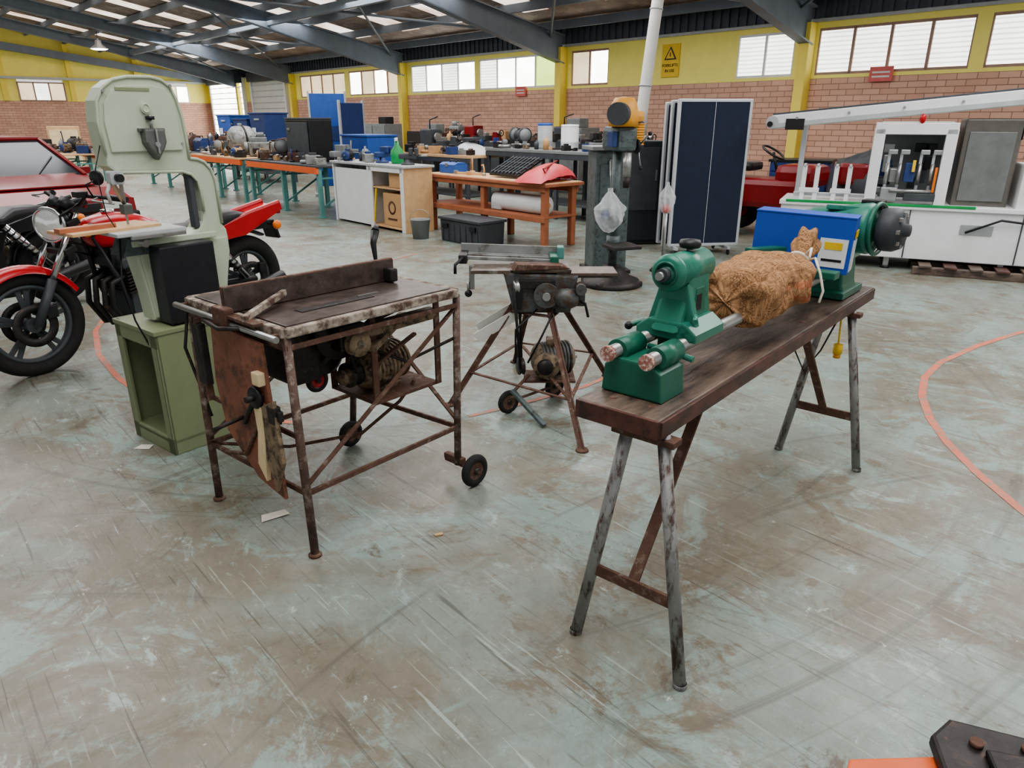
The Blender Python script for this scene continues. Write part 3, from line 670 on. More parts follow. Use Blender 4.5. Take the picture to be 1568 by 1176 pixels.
b.prism([(-.1,1.0),(.1,1.0),(.06,1.08),(-.06,1.08)],.14,cast,(cx-.22,cy-.02,0),(1,0,0),(0,0,1)); b.cyl((cx-.22,cy-.15,1.06),(cx-.22,cy+.1,1.06),.018,steel)
b.box((cx-.20,cy-.02,1.115),(.38,.36,.018),lgrey,bev=.004); b.box((cx-.34,cy+.0,1.13),(.5,.22,.014),plyl,bev=.002,rot=(0,0,.12)); b.box((cx-.46,cy-.04,1.146),(.3,.05,.022),orangew,bev=.003,rot=(0,0,.1))
b.box((cx-.17,cy-.2,1.10),(.3,.02,.02),steel)
PX([(-.19,.68),(.25,.68),(.31,.96),(.31,1.03),(-.22,1.03),(-.22,.97)],.02,gr_saw,-.066,.004)
b.box((cx-.02,cy-.085,1.055),(.5,.03,.03),gr_saw)
blk=M('black_guard_speckled',(34,35,40),.4,0,.2,30,(190,190,190),.70,soft=.02)
b.box((cx-.02,cy-.135,.85),(.32,.12,.38),blk,bev=.008)
b.tube([(cx-.3,cy-.04,1.08),(cx-.36,cy-.1,.9),(cx-.34,cy-.12,.7),(cx-.24,cy-.15,.4),(cx-.18,cy-.16,.2)],.005,black,8)
b.tube([(cx-.31,cy-.04,1.5),(cx-.36,cy-.05,1.4),(cx-.35,cy-.05,1.2),(cx-.3,cy-.05,1.1)],.003,black,6)
b.done(BL,BY)

# ---------------------------------------------------------------- small saw on splayed stand
b=B('small_saw_jointer')
C0=V((.14,4.02,0)); TP=.60
feet=[V((.36,3.3,0))-C0,V((-.37,3.92,0))-C0,V((.63,4.44,0))-C0,V((.02,4.72,0))-C0]
tops=[V((.07,-.12,TP)),V((-.13,-.03,TP)),V((.14,.05,TP)),V((-.03,.14,TP))]
for f,t in zip(feet,tops):
    b.bar(f,t,.035,.008,rust,up=(0,1,0)); b.bar(f+V((.014,0,0)),t+V((.014,0,0)),.008,.035,rust,up=(0,1,0)); b.rev([(.001,0),(.035,0),(.03,.01),(.001,.012)],f,(0,0,1),rust,16)
def lp(i,z):
    k=z/TP; return feet[i].lerp(tops[i],k)
for i,j in ((0,1),(1,3),(3,2),(2,0)): b.bar(lp(i,.2),lp(j,.2),.02,.008,rust); b.bar(lp(i,.56),lp(j,.56),.03,.01,rust)
b.bar(lp(0,.2),lp(3,.2),.02,.008,rust)
b.wheel(V((-.02,3.80,.07))-C0,.07,.03,(.55,-.8,0)); b.wheel(V((.26,4.06,.07))-C0,.07,.03,(.55,-.8,0)); b.cyl(V((-.02,3.8,.07))-C0,V((.26,4.06,.07))-C0,.008,rust,seg=10)
b.bar(V((-.02,3.8,.1))-C0,V((.1,3.9,.2))-C0,.02,.01,rust)
b.bar(V((.0,3.75,.16))-C0,V((.18,3.58,.015))-C0,.03,.02,cast)
b.motor((.10,-.05,.28),.10,.24,(1,.3,0),castb,dirtal); b.box((.08,-.05,.165),(.3,.2,.012),rust)
b.rev([(.001,0),(.08,0),(.08,.01),(.001,.02)],(.06,-.16,.27),(.2,-1,0),dirtal); b.pulley((.05,-.19,.27),.045,.03,(.2,-1,0),darkst)
b.pulley((-.09,-.14,.26),.05,.03,(1,.3,0),darkst)
b.tube([(-.09,-.19,.26),(-.13,-.17,.72)],.008,rubber,8); b.tube([(-.085,-.1,.26),(-.1,-.1,.72)],.008,rubber,8); b.pulley((-.12,-.13,.72),.04,.03,(1,.3,0),steel)
b.prism([(-.16,.57),(.16,.57),(.2,.78),(-.22,.80)],.24,castb,(.03,0,0),(1,0,0),(0,0,1),bev=.012)
b.cyl((.05,-.13,.68),(.05,-.17,.68),.07,castb); b.cyl((.05,-.17,.68),(.05,-.2,.68),.022,steel); b.ball((.16,-.16,.66),(.07,.05,.06),castb,nz=.15)
b.box((-.11,-.14,.66),(.05,.04,.12),black); b.box((.22,-.08,.66),(.1,.1,.1),castb); b.box((.0,-.14,.74),(.2,.03,.05),darkst); b.cyl((.24,-.12,.72),(.24,-.2,.72),.03,castb)
b.box((-.25,.02,.80),(.24,.26,.02),brownt); b.box((.28,.0,.785),(.34,.2,.016),brownt); b.box((.28,-.0,.77),(.3,.14,.02),castb)
b.box((.02,.02,.805),(.34,.26,.018),wood_dk)
b.prism([(-.12,0),(.2,0),(.16,.02),(-.1,.035)],.10,rust,(-.02,-.08,.815),(1,.2,0),(0,0,1))
for y,z in ((.10,.86),(.15,.86),(.05,.855)): b.bar((-.44,y,z),(.12,y-.02,z-.02),.02,.02,dull)
b.bar((-.44,.18,.89),(.16,.14,.875),.015,.05,dull); b.box((-.42,.1,.85),(.05,.2,.05),darkst); b.box((.1,.08,.85),(.05,.2,.04),gr_dark); b.box((.14,.1,.875),(.04,.08,.07),tealp)
b.box((-.37,.0,.75),(.03,.03,.14),steel); b.ball((-.39,-.02,.66),.022,black); b.cyl((-.39,-.02,.73),(-.39,-.02,.66),.008,steel,seg=8); b.tube([(-.42,0,.86),(-.46,-.05,.83),(-.46,-.06,.78)],.009,black,8)
b.tube([(.2,-.1,.66),(.27,-.14,.63),(.29,-.13,.55)],.008,black,8)
b.box((-.22,.05,.46),(.3,.2,.012),whited,rot=(0,-.55,0)); b.box((-.22,-.05,.48),(.3,.01,.06),whited,rot=(0,-.55,0)); b.box((-.22,.15,.48),(.3,.01,.06),whited,rot=(0,-.55,0))
b.tube([(.1,-.15,.6),(.02,-.22,.45),(-.05,-.2,.3)],.006,black,8); b.tube([(.0,-.15,.6),(-.12,-.22,.5),(-.12,-.2,.3)],.006,black,8)
b.done(C0)

# ---------------------------------------------------------------- motorcycles
def motorcycle(loc,yaw,paint,scale=1.0):
    b=B('motorcycle'); WB=.81
    for sx,R,tw in ((1,.32,.09),(-1,.32,.12)):
        c=(sx*WB,0,R)
        b.torus(c,R-tw*.45,tw*.5,(0,1,0),rubber,48,14,1.0)
        b.torus(c,R-tw*1.0,.018,(0,1,0),dgrey,48,8,1.6)
        b.cyl((c[0],-.06,R),(c[0],.06,R),.045,dgrey)
        for k in range(5):
            a=k*2*math.pi/5+.3
            for da in (-.12,.12):
                b.bar((c[0]+.04*math.cos(a),0,R+.04*math.sin(a)),(c[0]+(R-tw*1.0)*math.cos(a+da),0,R+(R-tw*1.0)*math.sin(a+da)),.03,.014,dgrey,up=(0,1,0))
        for sy in ((-1,1) if sx>0 else (1,)):
            b.rev([(.08,-.003),(.13,-.003),(.13,.003),(.08,.003),(.08,-.003)],(c[0],sy*.07,R),(0,1,0),darkst,36)
            b.box((c[0]-.1,sy*.07,R+.07),(.07,.05,.08),black)
    hd=V((.44,0,.95)); ax=V((WB,0,.32))
    for sy in (-1,1):
        y=sy*.095
        b.tube([(ax.x,y,ax.z),(ax.x-.14,y,.58)],.027,dgrey,14); b.tube([(ax.x-.14,y,.58),(hd.x+.02,y,hd.z)],.019,chrome,14)
    b.box((hd.x+.05,0,.90),(.08,.25,.04),black,rot=(0,.35,0)); b.box((hd.x+.1,0,.74),(.08,.25,.04),black,rot=(0,.35,0)); b.tube([(hd.x+.02,0,.95),(hd.x+.1,0,.72)],.035,black,12)
    fp=arcp((WB,0,.32),.345,35,150,14,(1,0,0),(0,0,1))
    vs=[];fs=[];pr=[(-.075,-.03),(-.065,0),(-.03,.012),(0,.016),(.03,.012),(.065,0),(.075,-.03)]
    for p in fp:
        d=(p-V((WB,0,.32))).normalized()
        for yy,o in pr: vs.append(p+d*o+V((0,yy,0)))
    k=len(pr)
    for i in range(len(fp)-1):
        for j in range(k-1): fs.append([i*k+j,i*k+j+1,(i+1)*k+j+1,(i+1)*k+j])
    b.add(vs,fs,paint,True)
    hl=V((hd.x+.14,.02,.89))
    b.rev([(.001,-.13),(.06,-.12),(.095,-.05),(.105,0)],hl,(1,.45,-.05),black,32); b.torus(hl,.1,.01,(1,.45,-.05),chrome); b.rev([(.1,0),(.07,.018),(.001,.026)],hl,(1,.45,-.05),lensg,32)
    for sy in (-1,1):
        b.cyl((hl.x-.1,sy*.1,.86),(hl.x-.1,sy*.2,.86),.01,black,seg=8); b.ball((hl.x-.1,sy*.23,.86),(.035,.035,.04),orange); b.ball((hl.x-.125,sy*.23,.86),(.035,.038,.042),black)
        b.tube([(hd.x-.02,0,.98),(hd.x-.02,sy*.1,1.0),(hd.x-.0,sy*.22,1.06),(hd.x-.12,sy*.38,1.04)],.012,black,10); b.tube([(hd.x-.08,sy*.31,1.05),(hd.x-.14,sy*.41,1.035)],.018,black,12)
        b.tube([(hd.x-.03,sy*.29,1.05),(hd.x+.03,sy*.33,1.04),(hd.x-.05,sy*.42,1.02)],.006,steel,8)
        b.cyl((hd.x+.06,sy*.055,.98),(hd.x+.02,sy*.055,1.03),.045,black)
    sy=1; b.tube([(hd.x-.02,sy*.26,1.06),(hd.x+.03,sy*.3,1.13),(hd.x-.02,sy*.34,1.16)],.005,black,8); b.ball((hd.x-.02,sy*.34,1.17),(.018,.07,.045),black)
    b.box((hd.x+.02,.2,1.07),(.07,.06,.035),black)
    b.tube([(hd.x,.1,1.0),(hd.x+.12,.12,.95),(hd.x+.1,.05,.8),(.3,.05,.7)],.007,black,8); b.tube([(hd.x,-.1,1.0),(hd.x+.14,-.12,.92),(hd.x+.12,-.05,.75),(.3,-.05,.65)],.007,black,8)
    b.xf=Matrix.Translation((0,0,-.08))
    def loft(sec,mat,pw):
        vs=[];fs=[];n=20
        for x,wd,z0,z1 in sec:
            for k2 in range(n):
                t=2*math.pi*k2/n; cy_=math.copysign(abs(math.cos(t))**pw,math.cos(t)); sy_=math.copysign(abs(math.sin(t))**pw,math.sin(t))
                vs.append((x,wd*cy_,(z0+z1)/2+(z1-z0)/2*sy_))
        for i in range(len(sec)-1):
            for k2 in range(n): fs.append([i*n+k2,i*n+(k2+1)%n,(i+1)*n+(k2+1)%n,(i+1)*n+k2])
        fs.append(list(range(n))); fs.append([(len(sec)-1)*n+k2 for k2 in range(n)]); b.add(vs,fs,mat,True)
    loft([(.38,.03,.86,.93),(.34,.13,.80,.98),(.2,.165,.77,1.01),(.05,.16,.77,.99),(-.08,.12,.78,.94),(-.15,.08,.79,.88)],paint,.7); b.cyl((.2,0,1.0),(.2,0,1.025),.04,chrome)
    loft([(-.12,.10,.80,.88),(-.25,.13,.79,.87),(-.42,.14,.79,.87),(-.52,.13,.80,.93),(-.72,.12,.82,.93),(-.84,.09,.84,.9)],black,.6)
    for sy in (-1,1):
        b.prism([(-.12,.77),(-.14,.60),(-.36,.60),(-.42,.76)],.03,paint,(0,sy*.12,0),(1,0,0),(0,0,1),bev=.01)
        b.prism([(-.40,.80),(-.44,.72),(-.76,.74),(-1.14,.90),(-1.12,.97),(-.80,.91)],.05,paint,(0,sy*.1,0),(1,0,0),(0,0,1),bev=.014)
        b.cyl((-1.0,sy*.1,.80),(-1.0,sy*.18,.80),.009,black,seg=8); b.ball((-1.0,sy*.2,.80),(.035,.03,.035),orange)
        b.tube([(-.40,sy*.14,.80),(-.70,sy*.14,.44)],[.03,.03],chrome,12)
        for k2 in range(8):
            f=k2/8; b.torus((-.42-.24*f,sy*.14,.77-.29*f),.032,.006,(-.28,0,-.38),black,16,6)
        b.tube([(.34,0,.86),(-.12,sy*.05,.78),(-.9,sy*.09,.82)],.016,black,8)
    b.box((-1.0,0,.89),(.22,.2,.06),paint,rot=(0,.2,0)); b.box((-1.13,0,.90),(.03,.18,.07),M('tail_lens',(150,10,16),.2)); b.box((-1.10,0,.74),(.02,.16,.14),black,rot=(0,.3,0)); b.box((-1.0,0,.79),(.2,.12,.06),black)
    b.xf=Matrix.Identity(4)
    for sy in (-1,1):
        b.tube([(-.12,sy*.13,.36),(-WB,sy*.11,.32)],.024,black,10)
        b.tube([(.36,sy*.06,.80),(.28,sy*.14,.5),(.22,sy*.12,.25),(-.15,sy*.12,.25),(-.2,sy*.12,.5),(-.14,sy*.08,.7)],.017,black,10)
        for yy in (.05,.14):
            b.tube([(.20,sy*yy,.55),(.34,sy*yy,.5),(.36,sy*yy,.35),(.28,sy*yy,.2),(.0,sy*(yy*.4+.1),.16),(-.2,sy*.17,.18)],.019,darkst if yy<.1 else black,10)
        b.tube([(-.2,sy*.17,.18),(-.35,sy*.18,.2),(-1.0,sy*.2,.32)],[.022,.043,.045],black,14)
    fp=arcp((-WB,0,.32),.36,60,175,10,(-1,0,0),(0,0,1)); b.tube(fp,.055,black,8,flat=.25)
    b.box((.04,0,.34),(.38,.30,.22),dgrey,bev=.03)
    for k2 in range(7): b.box((.16,0,.44+k2*.022),(.19,.36,.010),darkst,rot=(0,.2,0),bev=.002)
    b.box((.16,0,.51),(.14,.3,.2),darkst,rot=(0,.2,0)); b.box((.19,0,.63),(.17,.36,.07),dgrey,rot=(0,.2,0),bev=.015)
    for sy in (-1,1): b.cyl((.06,sy*.14,.33),(.06,sy*.19,.33),.09,dgrey); b.cyl((-.12,sy*.13,.34),(-.12,sy*.17,.34),.07,darkst); b.cyl((-.12,sy*.2,.3),(-.12,sy*.3,.3),.014,rubber,seg=8)
    b.box((-.06,0,.55),(.18,.24,.12),black); b.box((-.28,0,.48),(.2,.2,.24),black)
    b.tube([(-.02,.13,.2),(-.1,.28,.015)],.011,black,8); b.box((-.12,.29,.012),(.06,.04,.015),black)
    b.box((.29,0,.66),(.03,.26,.12),black)
    return b.done(loc,yaw,scale)
motorcycle((-2.70,5.22,0),-121,red,1.07)
motorcycle((-4.6,5.75,0),-118,M('black_motorcycle_paint',(34,34,38),.2),1.05)

# ---------------------------------------------------------------- red car
b=B('car')
arch=lambda cx:[(cx+.36*math.cos(math.radians(a)),.30+.36*math.sin(math.radians(a))) for a in range(0,181,20)]
prof=[(-2.1,.35),(-2.15,.6),(-2.1,.86),(-1.3,.92),(-.2,.93),(.9,.92),(1.75,.8),(2.08,.68),(2.12,.38)]+arch(1.3)+arch(-1.3)
b.prism(prof,1.62,reddk,(0,0,0),(1,0,0),(0,0,1),bev=.05)
def sec(x0,x1,wd,z): return [(x0,-wd,z),(x1,-wd,z),(x1,wd,z),(x0,wd,z)]
b.add(sec(-1.55,1.0,.74,.9)+sec(-1.05,.2,.58,1.34),[[0,1,5,4],[1,2,6,5],[2,3,7,6],[3,0,4,7]],glassd)
b.box((-.42,0,1.35),(1.3,1.2,.05),reddk,bev=.02)
for sy in (-1,1):
    for p,q in (((-1.55,.9),(-1.05,1.34)),((1.0,.9),(.2,1.34)),((-.3,.9),(-.35,1.34))): b.bar((p[0],sy*.75,p[1]),(q[0],sy*.59,q[1]),.05,.05,reddk)
    for x in (-1.3,1.3): b.wheel((x,sy*.72,.3),.3,.18,(0,1,0),rubber,alu)
    b.box((.75,sy*.86,.95),(.1,.12,.09),reddk); b.box((2.08,sy*.55,.62),(.06,.3,.12),lensg); b.box((-2.13,sy*.55,.7),(.05,.3,.14),MATS['tail_lens'])
    b.box((-.4,sy*.815,.62),(2,.01,.03),black); b.box((.35,sy*.815,.6),(.008,.008,.5),black,bev=0); b.box((-.75,sy*.815,.6),(.008,.008,.5),black,bev=0); b.box((-.1,sy*.82,.78),(.14,.02,.03),black)
b.box((2.12,0,.45),(.12,1.6,.16),black,bev=.03); b.box((-2.15,0,.45),(.12,1.6,.16),black,bev=.03); b.box((1.35,0,.88),(.7,1.2,.02),reddk,rot=(0,.14,0))
b.bar((.96,-.5,.93),(.6,-.1,1.13),.02,.015,black); b.bar((.96,.2,.93),(.6,.55,1.13),.02,.015,black); b.box((2.13,0,.6),(.04,.7,.1),black); b.box((.99,0,.925),(.1,1.3,.02),black)
b.done((-6.9,9.75,0),-36)

# ---------------------------------------------------------------- racking tables
def racktable(loc,L,D,H,mattop):
    b=B('rack_workbench')
    for x in (.05,L/2,L-.05):
        for y in (-.05,-D+.05):
            b.box((x,y,H/2),(.07,.07,H),tealp); b.box((x,y,.01),(.12,.12,.02),tealp)
        b.bar((x,-.05,.15),(x,-D+.05,.65),.03,.03,tealp); b.bar((x,-.05,.65),(x,-D+.05,.65),.03,.03,tealp)
    for y in (0,-D): b.box((L/2,y,H-.05),(L,.05,.11),orangeb)
    b.box((L/2,-D/2,H+.015),(L+.05,D+.05,.03),mattop)
    b.done(loc,RY)
R1=(-3.25,12.35); R2=(-5.4,14.8); R3=(-7.6,17.2); R4=(-9.9,16.3)
racktable(R1+(0,),2.9,.95,.83,dgrey); racktable(R2+(0,),2.8,.95,.83,plyl); racktable(R3+(0,),2.8,.95,.83,dgrey); racktable(R4+(0,),2.6,.9,.83,plyl)
def r2(o,x,y,z=0):
    t=math.radians(RY); return (o[0]+x*math.cos(t)-y*math.sin(t),o[1]+x*math.sin(t)+y*math.cos(t),z)
CB=(-1.56,10.62)
b=B('cabinet_bench'); L=2.1;Dp=.5;H=.93
b.box((L/2,-Dp/2,H+.012),(L+.06,Dp+.06,.035),lgrey)
b.box((L-.01,-Dp/2,H/2),(.03,Dp,H),white); b.box((.01,-Dp/2,H/2),(.03,Dp,H),plyl); b.box((.98,-Dp/2,H/2),(.03,Dp,H),white); b.box((L/2,-Dp+.01,H/2),(L,.02,H),white)
b.box((1.52,-.03,H/2-.02),(1.04,.03,H-.1),white); b.box((.52,-Dp/2,.05),(.95,Dp,.03),plyl); b.box((.52,-Dp/2,.62),(.9,Dp,.02),plyl)
b.box((.92,0,H/2),(.10,.03,H),white); b.box((.05,0,H/2),(.08,.03,H),white); b.box((.5,0,H-.04),(1,.03,.07),white); b.bar((.84,.02,.1),(.74,.02,.6),.03,.02,yellow)
b.done(CB+(0,),RY)
ink=M('ink',(90,62,48),.8)
b=B('cardboard_carton')
b.box((0,0,.24),(.48,.34,.48),card,bev=.004); b.box((0,0,.483),(.06,.345,.004),M('tape',(150,120,90),.3),bev=0); b.rev([(.07,0),(.1,0),(.1,.003),(.07,.003)],(0,.172,.27),(0,1,0),ink); b.box((0,.172,.1),(.25,.003,.03),ink,bev=0)
b.done(r2(CB,.40,-.2,.07),RY)
b=B('cardboard_carton'); b.box((0,0,.12),(.36,.3,.24),card,bev=.004); b.box((0,0,.243),(.05,.3,.004),MATS['tape'],bev=0); b.done(r2(CB,.3,-.2,.635),RY)
b=B('steel_bucket'); b.rev([(.001,0),(.11,0),(.14,.26),(.147,.265),(.14,.27),(.13,.26),(.1,.02)],(0,0,0),(0,0,1),grey); b.tube(arcp((0,0,.26),.145,0,180,12,(1,0,0),(0,0,1)),.004,steel,6); b.done((-1.30,10.22,0))
SB=(.42,9.28); b=B('timber_shelf_bench'); L=2.55; Dp=.60; H=.79
for x in (.05,L-.05,L*.5):
    for y in (-.05,-Dp+.05): b.box((x,y,H/2),(.08,.08,H),orangew)
b.box((L/2,-Dp/2,H+.015),(L+.14,Dp+.1,.04),orangew); b.box((L/2,0,H-.035),(L,.04,.07),orangew); b.box((L/2,-Dp,H-.05),(L,.04,.10),orangew)
b.box((L/2,-Dp/2,.40),(L,Dp,.03),orangew); b.box((L/2,0,.37),(L,.04,.07),orangew); b.box((L/2,-Dp/2,H+.038),(L+.1,Dp+.06,.01),plyl)
b.done(SB+(0,),RY)
b=B('bubble_wrap_roll'); b.rev([(.03,0),(.115,0),(.12,.02),(.12,.98),(.115,1.0),(.03,1.0),(.03,0)],(0,0,0),(1,0,0),white,28); b.cyl((-.03,0,0),(1.03,0,0),.035,card); b.box((.9,.10,-.06),(.2,.03,.1),plast)
b.done(r2(SB,.12,-.16,.537),RY)
b=B('grey_plastic_crate'); b.box((0,0,.15),(.85,.42,.30),dgrey,taper=1.04,bev=.02); b.box((0,0,.315),(.92,.48,.035),dgrey); b.box((.3,.23,.22),(.12,.03,.06),black); b.box((-.3,.23,.22),(.12,.03,.06),black)
for i in range(7): b.box((-.38+i*.126,.215,.14),(.02,.02,.22),dgrey)
b.done(r2(SB,1.1,.32),RY)
b=B('red_fairing_cover')
vs=[];fs=[];n=14;m_=10
for i in range(n+1):
    for j in range(m_+1):
        u=i/n*2-1; v=j/m_*2-1
        z=.26*max(0,(1-abs(u)**2.2))**.6*max(0,(1-v*v*.9))**.5*(.6+.4*(u+1)/2)+.02*noise.noise(V((u*3,v*3,0)))
        vs.append((u*.45,v*.24*(1-.3*max(u,0)),z))
for i in range(n):
    for j in range(m_): a=i*(m_+1)+j; fs.append([a,a+1,a+m_+2,a+m_+1])
b.add(vs,fs,cover,True); b.bar((-.3,-.17,.17),(.3,.08,.24),.03,.01,reddk)
for i in range(5): b.bar((-.26+i*.12,-.22,.02),(-.24+i*.12,-.1,.17),.015,.012,reddk)
b.done(r2(SB,.26,-.30,.835),50)
b=B('black_ribbed_grille')
b.box((0,0,0),(.6,.5,.03),black)
for i in range(8): b.box((-.26+i*.075,0,.025),(.02,.48,.03),dgrey)
for i in range(4): b.box((0,-.2+i*.13,.02),(.6,.012,.03),dgrey)
o=b.done(r2(SB,1.0,-.4,.97),RY); o.rotation_euler=(math.radians(-24),0,math.radians(RY))
# ---------------------------------------------------------------- pillar drill etc.
b=B('pedestal_drill_press')
b.rev([(.001,0),(.30,0),(.31,.02),(.28,.06),(.2,.09),(.12,.16),(.09,.2),(.001,.2)],(0,0,0),(0,0,1),darkst,20); b.box((0,0,.03),(.5,.42,.06),darkst,bev=.02)
b.cyl((0,0,.15),(0,0,1.5),.045,cast); b.box((0,-.18,.42),(.30,.28,.035),darkst,bev=.01); b.cyl((0,0,.36),(0,0,.5),.07,cast)
b.box((0,-.02,1.42),(.2,.36,.22),cast,bev=.04); b.cyl((0,-.2,1.08),(0,-.2,1.3),.04,steel); b.cyl((0,-.2,.98),(0,-.2,1.08),.03,darkst,r2=.04)
b.rev([(.001,.26),(.09,.25),(.12,.2),(.14,.1),(.14,0),(.001,0)],(-.02,-.12,1.53),(0,0,1),yelor,28); b.motor((.26,.16,1.45),.10,.28,(0,0,1),yelor,dgrey)
b.bar((-.1,-.14,1.62),(.25,.14,1.62),.22,.11,yelor,bev=.05); b.rev([(.001,0),(.06,0),(.07,.02),(.05,.04),(.001,.05)],(.12,-.12,1.35),(1,0,0),black)
for k in range(3):
    a=k*2.1+.4; b.cyl((.15,-.12,1.35),(.18,-.12+.2*math.cos(a),1.35+.2*math.sin(a)),.008,steel,seg=8); b.ball((.18,-.12+.2*math.cos(a),1.35+.2*math.sin(a)),.02,black)
b.box((-.13,-.12,1.42),(.05,.12,.14),blued); b.cyl((-.1,-.2,1.64),(-.17,-.28,1.64),.10,dgrey)
b.done((1.02,7.2,0),20)
b=B('plastic_bag')
def bag(c,r,seed,h):
    vs=[];fs=[];rows=26;sg2=40
    for i in range(rows+1):
        f=i/rows; z=-r*1.1+f*h
        rad=r*(math.sin(min(1,f*1.5)*math.pi*.5)**.5)*(1 if f<.55 else max(.14,1-(f-.55)*2.3))+.002
        for k in range(sg2):
            t=2*math.pi*k/sg2; p=V((math.cos(t),math.sin(t),z*6)); rr=rad*(1+.22*noise.noise(p*1.8+V((seed,0,0)))+.10*math.sin(9*t+5*f)+.1*noise.noise(p*4+V((seed,2,0))))
            vs.append(V(c)+V((rr*math.cos(t),rr*math.sin(t)*.7,z)))
    for i in range(rows):
        for k in range(sg2): k2=(k+1)%sg2; fs.append([i*sg2+k,i*sg2+k2,(i+1)*sg2+k2,(i+1)*sg2+k])
    b.add(vs,fs,plast,False)
bag((0,0,0),.14,4,.42); b.ball((.04,.02,-.05),(.06,.04,.06),dgrey,nz=.3); b.ball((-.04,0,.02),(.04,.04,.06),blued,nz=.3); b.cyl((0,0,.26),(0,.1,.5),.004,steel,seg=6)
b.done((.93,6.92,.72))
b=B('green_machine_pedestal')
b.box((0,0,.66),(.38,.36,1.26),cast,bev=.03); b.box((0,-.185,.85),(.30,.02,.6),cast,bev=.01); b.box((.0,-.20,1.12),(.12,.02,.16),grey); b.box((0,0,.02),(.46,.46,.04),darkst); b.cyl((0,-.18,.5),(0,-.22,.5),.06,darkst); b.box((0,0,1.31),(.5,.44,.04),grey)
b.done((1.04,7.95,0),10)
b=B('dust_extractor')
b.box((0,0,.68),(.58,.56,1.3),M('charcoal_cabinet',(44,50,54),.5),bev=.02); b.box((0,0,.02),(.66,.66,.04),black); b.box((.0,-.29,.85),(.46,.015,.8),dgrey,bev=.006); b.box((.2,-.305,.9),(.02,.03,.14),steel)
b.rev([(.09,0),(.075,.06),(.065,.1)],(0.05,0,1.33),(0,0,1),whited)
b.tube([(0.05,0,1.38),(.06,.02,1.7),(.14,.05,2.5),(.30,.08,4.1)],.075,whited,20)
b.torus((.085,.03,2.0),.077,.010,(.1,.02,1),lgrey); b.torus((.18,.06,2.9),.077,.010,(.11,.02,1),lgrey)
b.done((1.66,10.0,0),8)
b=B('office_partition_screen')
def panel(x0,x1,y,z0,z1):
    b.box(((x0+x1)/2,y,(z0+z1)/2),(x1-x0,.04,z1-z0),navy,bev=.004)
    for x in (x0,x1): b.box((x,y,(z0+z1)/2),(.035,.055,z1-z0+.03),alu)
    for z in (z0,z1): b.box(((x0+x1)/2,y,z),(x1-x0,.055,.035),alu)
panel(0,.88,0,.12,1.80); panel(-.03,.8,.14,.10,1.79); panel(-.05,.75,.28,.12,1.77)
b.box((.44,-.023,.96),(.006,.004,1.66),alu,bev=0)
for x in (.06,.74):
    b.box((x,.13,.085),(.04,.5,.04),lgrey)
    for y in (-.10,.36): b.wheel((x,y,.035),.035,.025,(1,0,0),rubber,black)
b.done((1.96,8.92,0),8)
b=B('plastic_bag'); bag((0,0,0),.09,9,.34); b.ball((.0,.0,-.04),(.05,.04,.05),M('pink_rag',(206,110,104),.8)); b.cyl((0,0,-.72),(0,0,0),.02,steel,seg=10); b.rev([(.001,0),(.14,0),(.12,.03),(.001,.05)],(0,0,-.72),(0,0,1),darkst)
b.done((1.68,7.9,.72))

# ---------------------------------------------------------------- packaging machine
b=B('packaging_machine'); L=3.6; T=.70
for x in (.1,1.2,2.3,3.4):
    for y in (.08,.72): b.box((x,y,.08),(.06,.06,.16),steel); b.cyl((x,y,0),(x,y,.03),.05,darkst)
b.box((L/2,.4,.40),(L,.8,.54),white,bev=.01)
for x in (.9,1.35,2.4): b.box((x,-.004,.40),(.012,.012,.52),dgrey,bev=0)
b.box((L/2,.4,T-.01),(L+.04,.86,.05),white); b.box((1.0,-.02,T+.01),(1.9,.03,.03),green)
b.box((2.0,-.008,.48),(.3,.01,.1),silver,bev=0)
for x in (.20,.34,.54,.68):
    b.box((x,.15,T+.2),(.05,.06,.38),white); b.box((x,.15,T+.40),(.03,.1,.03),alu)
b.box((.27,.15,T+.12),(.22,.08,.05),white); b.box((.61,.15,T+.12),(.22,.08,.05),white); b.bar((.1,.25,T+.07),(1.0,.25,T+.07),.05,.04,alu)
x0,x1=.92,1.60; E0=T; E1=1.50
for x in (x0,x1):
    for y in (.02,.78): b.box((x,y,(E0+E1)/2),(.11,.09,E1-E0),white)
for y in (.02,.78):
    b.box(((x0+x1)/2,y,E1),(x1-x0+.1,.09,.12),white)
b.box((x0,.4,E1),(.09,.8,.12),white); b.box((x1,.4,E1),(.09,.8,.12),white); b.box(((x0+x1)/2,.4,E1+.06),(x1-x0,.8,.02),silver)
b.box(((x0+x1)/2,.74,1.1),(x1-x0,.02,.66),grey,bev=0)
for x in (1.05,1.17,1.36,1.48):
    b.box((x,.12,1.0),(.03,.05,.5),alu); b.cyl((x,.06,.92),(x,.06,1.14),.022,steel); b.box((x+.03,.08,1.26),(.09,.05,.05),silver)
b.box((1.27,.08,1.05),(.10,.12,.2),blued); b.box((1.3,.0,1.12),(.03,.02,.12),yellow); b.box((1.1,.05,.82),(.16,.12,.14),silver); b.box((1.4,.0,.80),(.3,.1,.08),dgrey); b.cyl((1.1,-.03,.86),(1.5,-.03,.86),.02,steel)
for i in range(16): b.box((.98+random.random()*.55,.2+random.random()*.4,.8+random.random()*.5),(.05+random.random()*.1,.1,.05+random.random()*.16),random.choice([dgrey,steel,silver,black,blued,dgrey]))
b.box((1.52,.02,.98),(.025,.03,.26),orange)
b.box((1.98,.45,1.14),(.52,.6,.92),M('bronze_grey_panel',(104,100,94),.4,.2),bev=.02); b.box((1.98,.14,1.12),(.42,.02,.7),M('smoked_panel',(120,122,120),.35,.3),bev=.005)
b.box((2.55,.3,.93),(.5,.6,.46),white,bev=.02); b.box((2.45,-.02,.98),(.16,.02,.24),dgrey,bev=.004); b.box((3.2,.3,1.1),(.5,.5,.8),white,bev=.02)
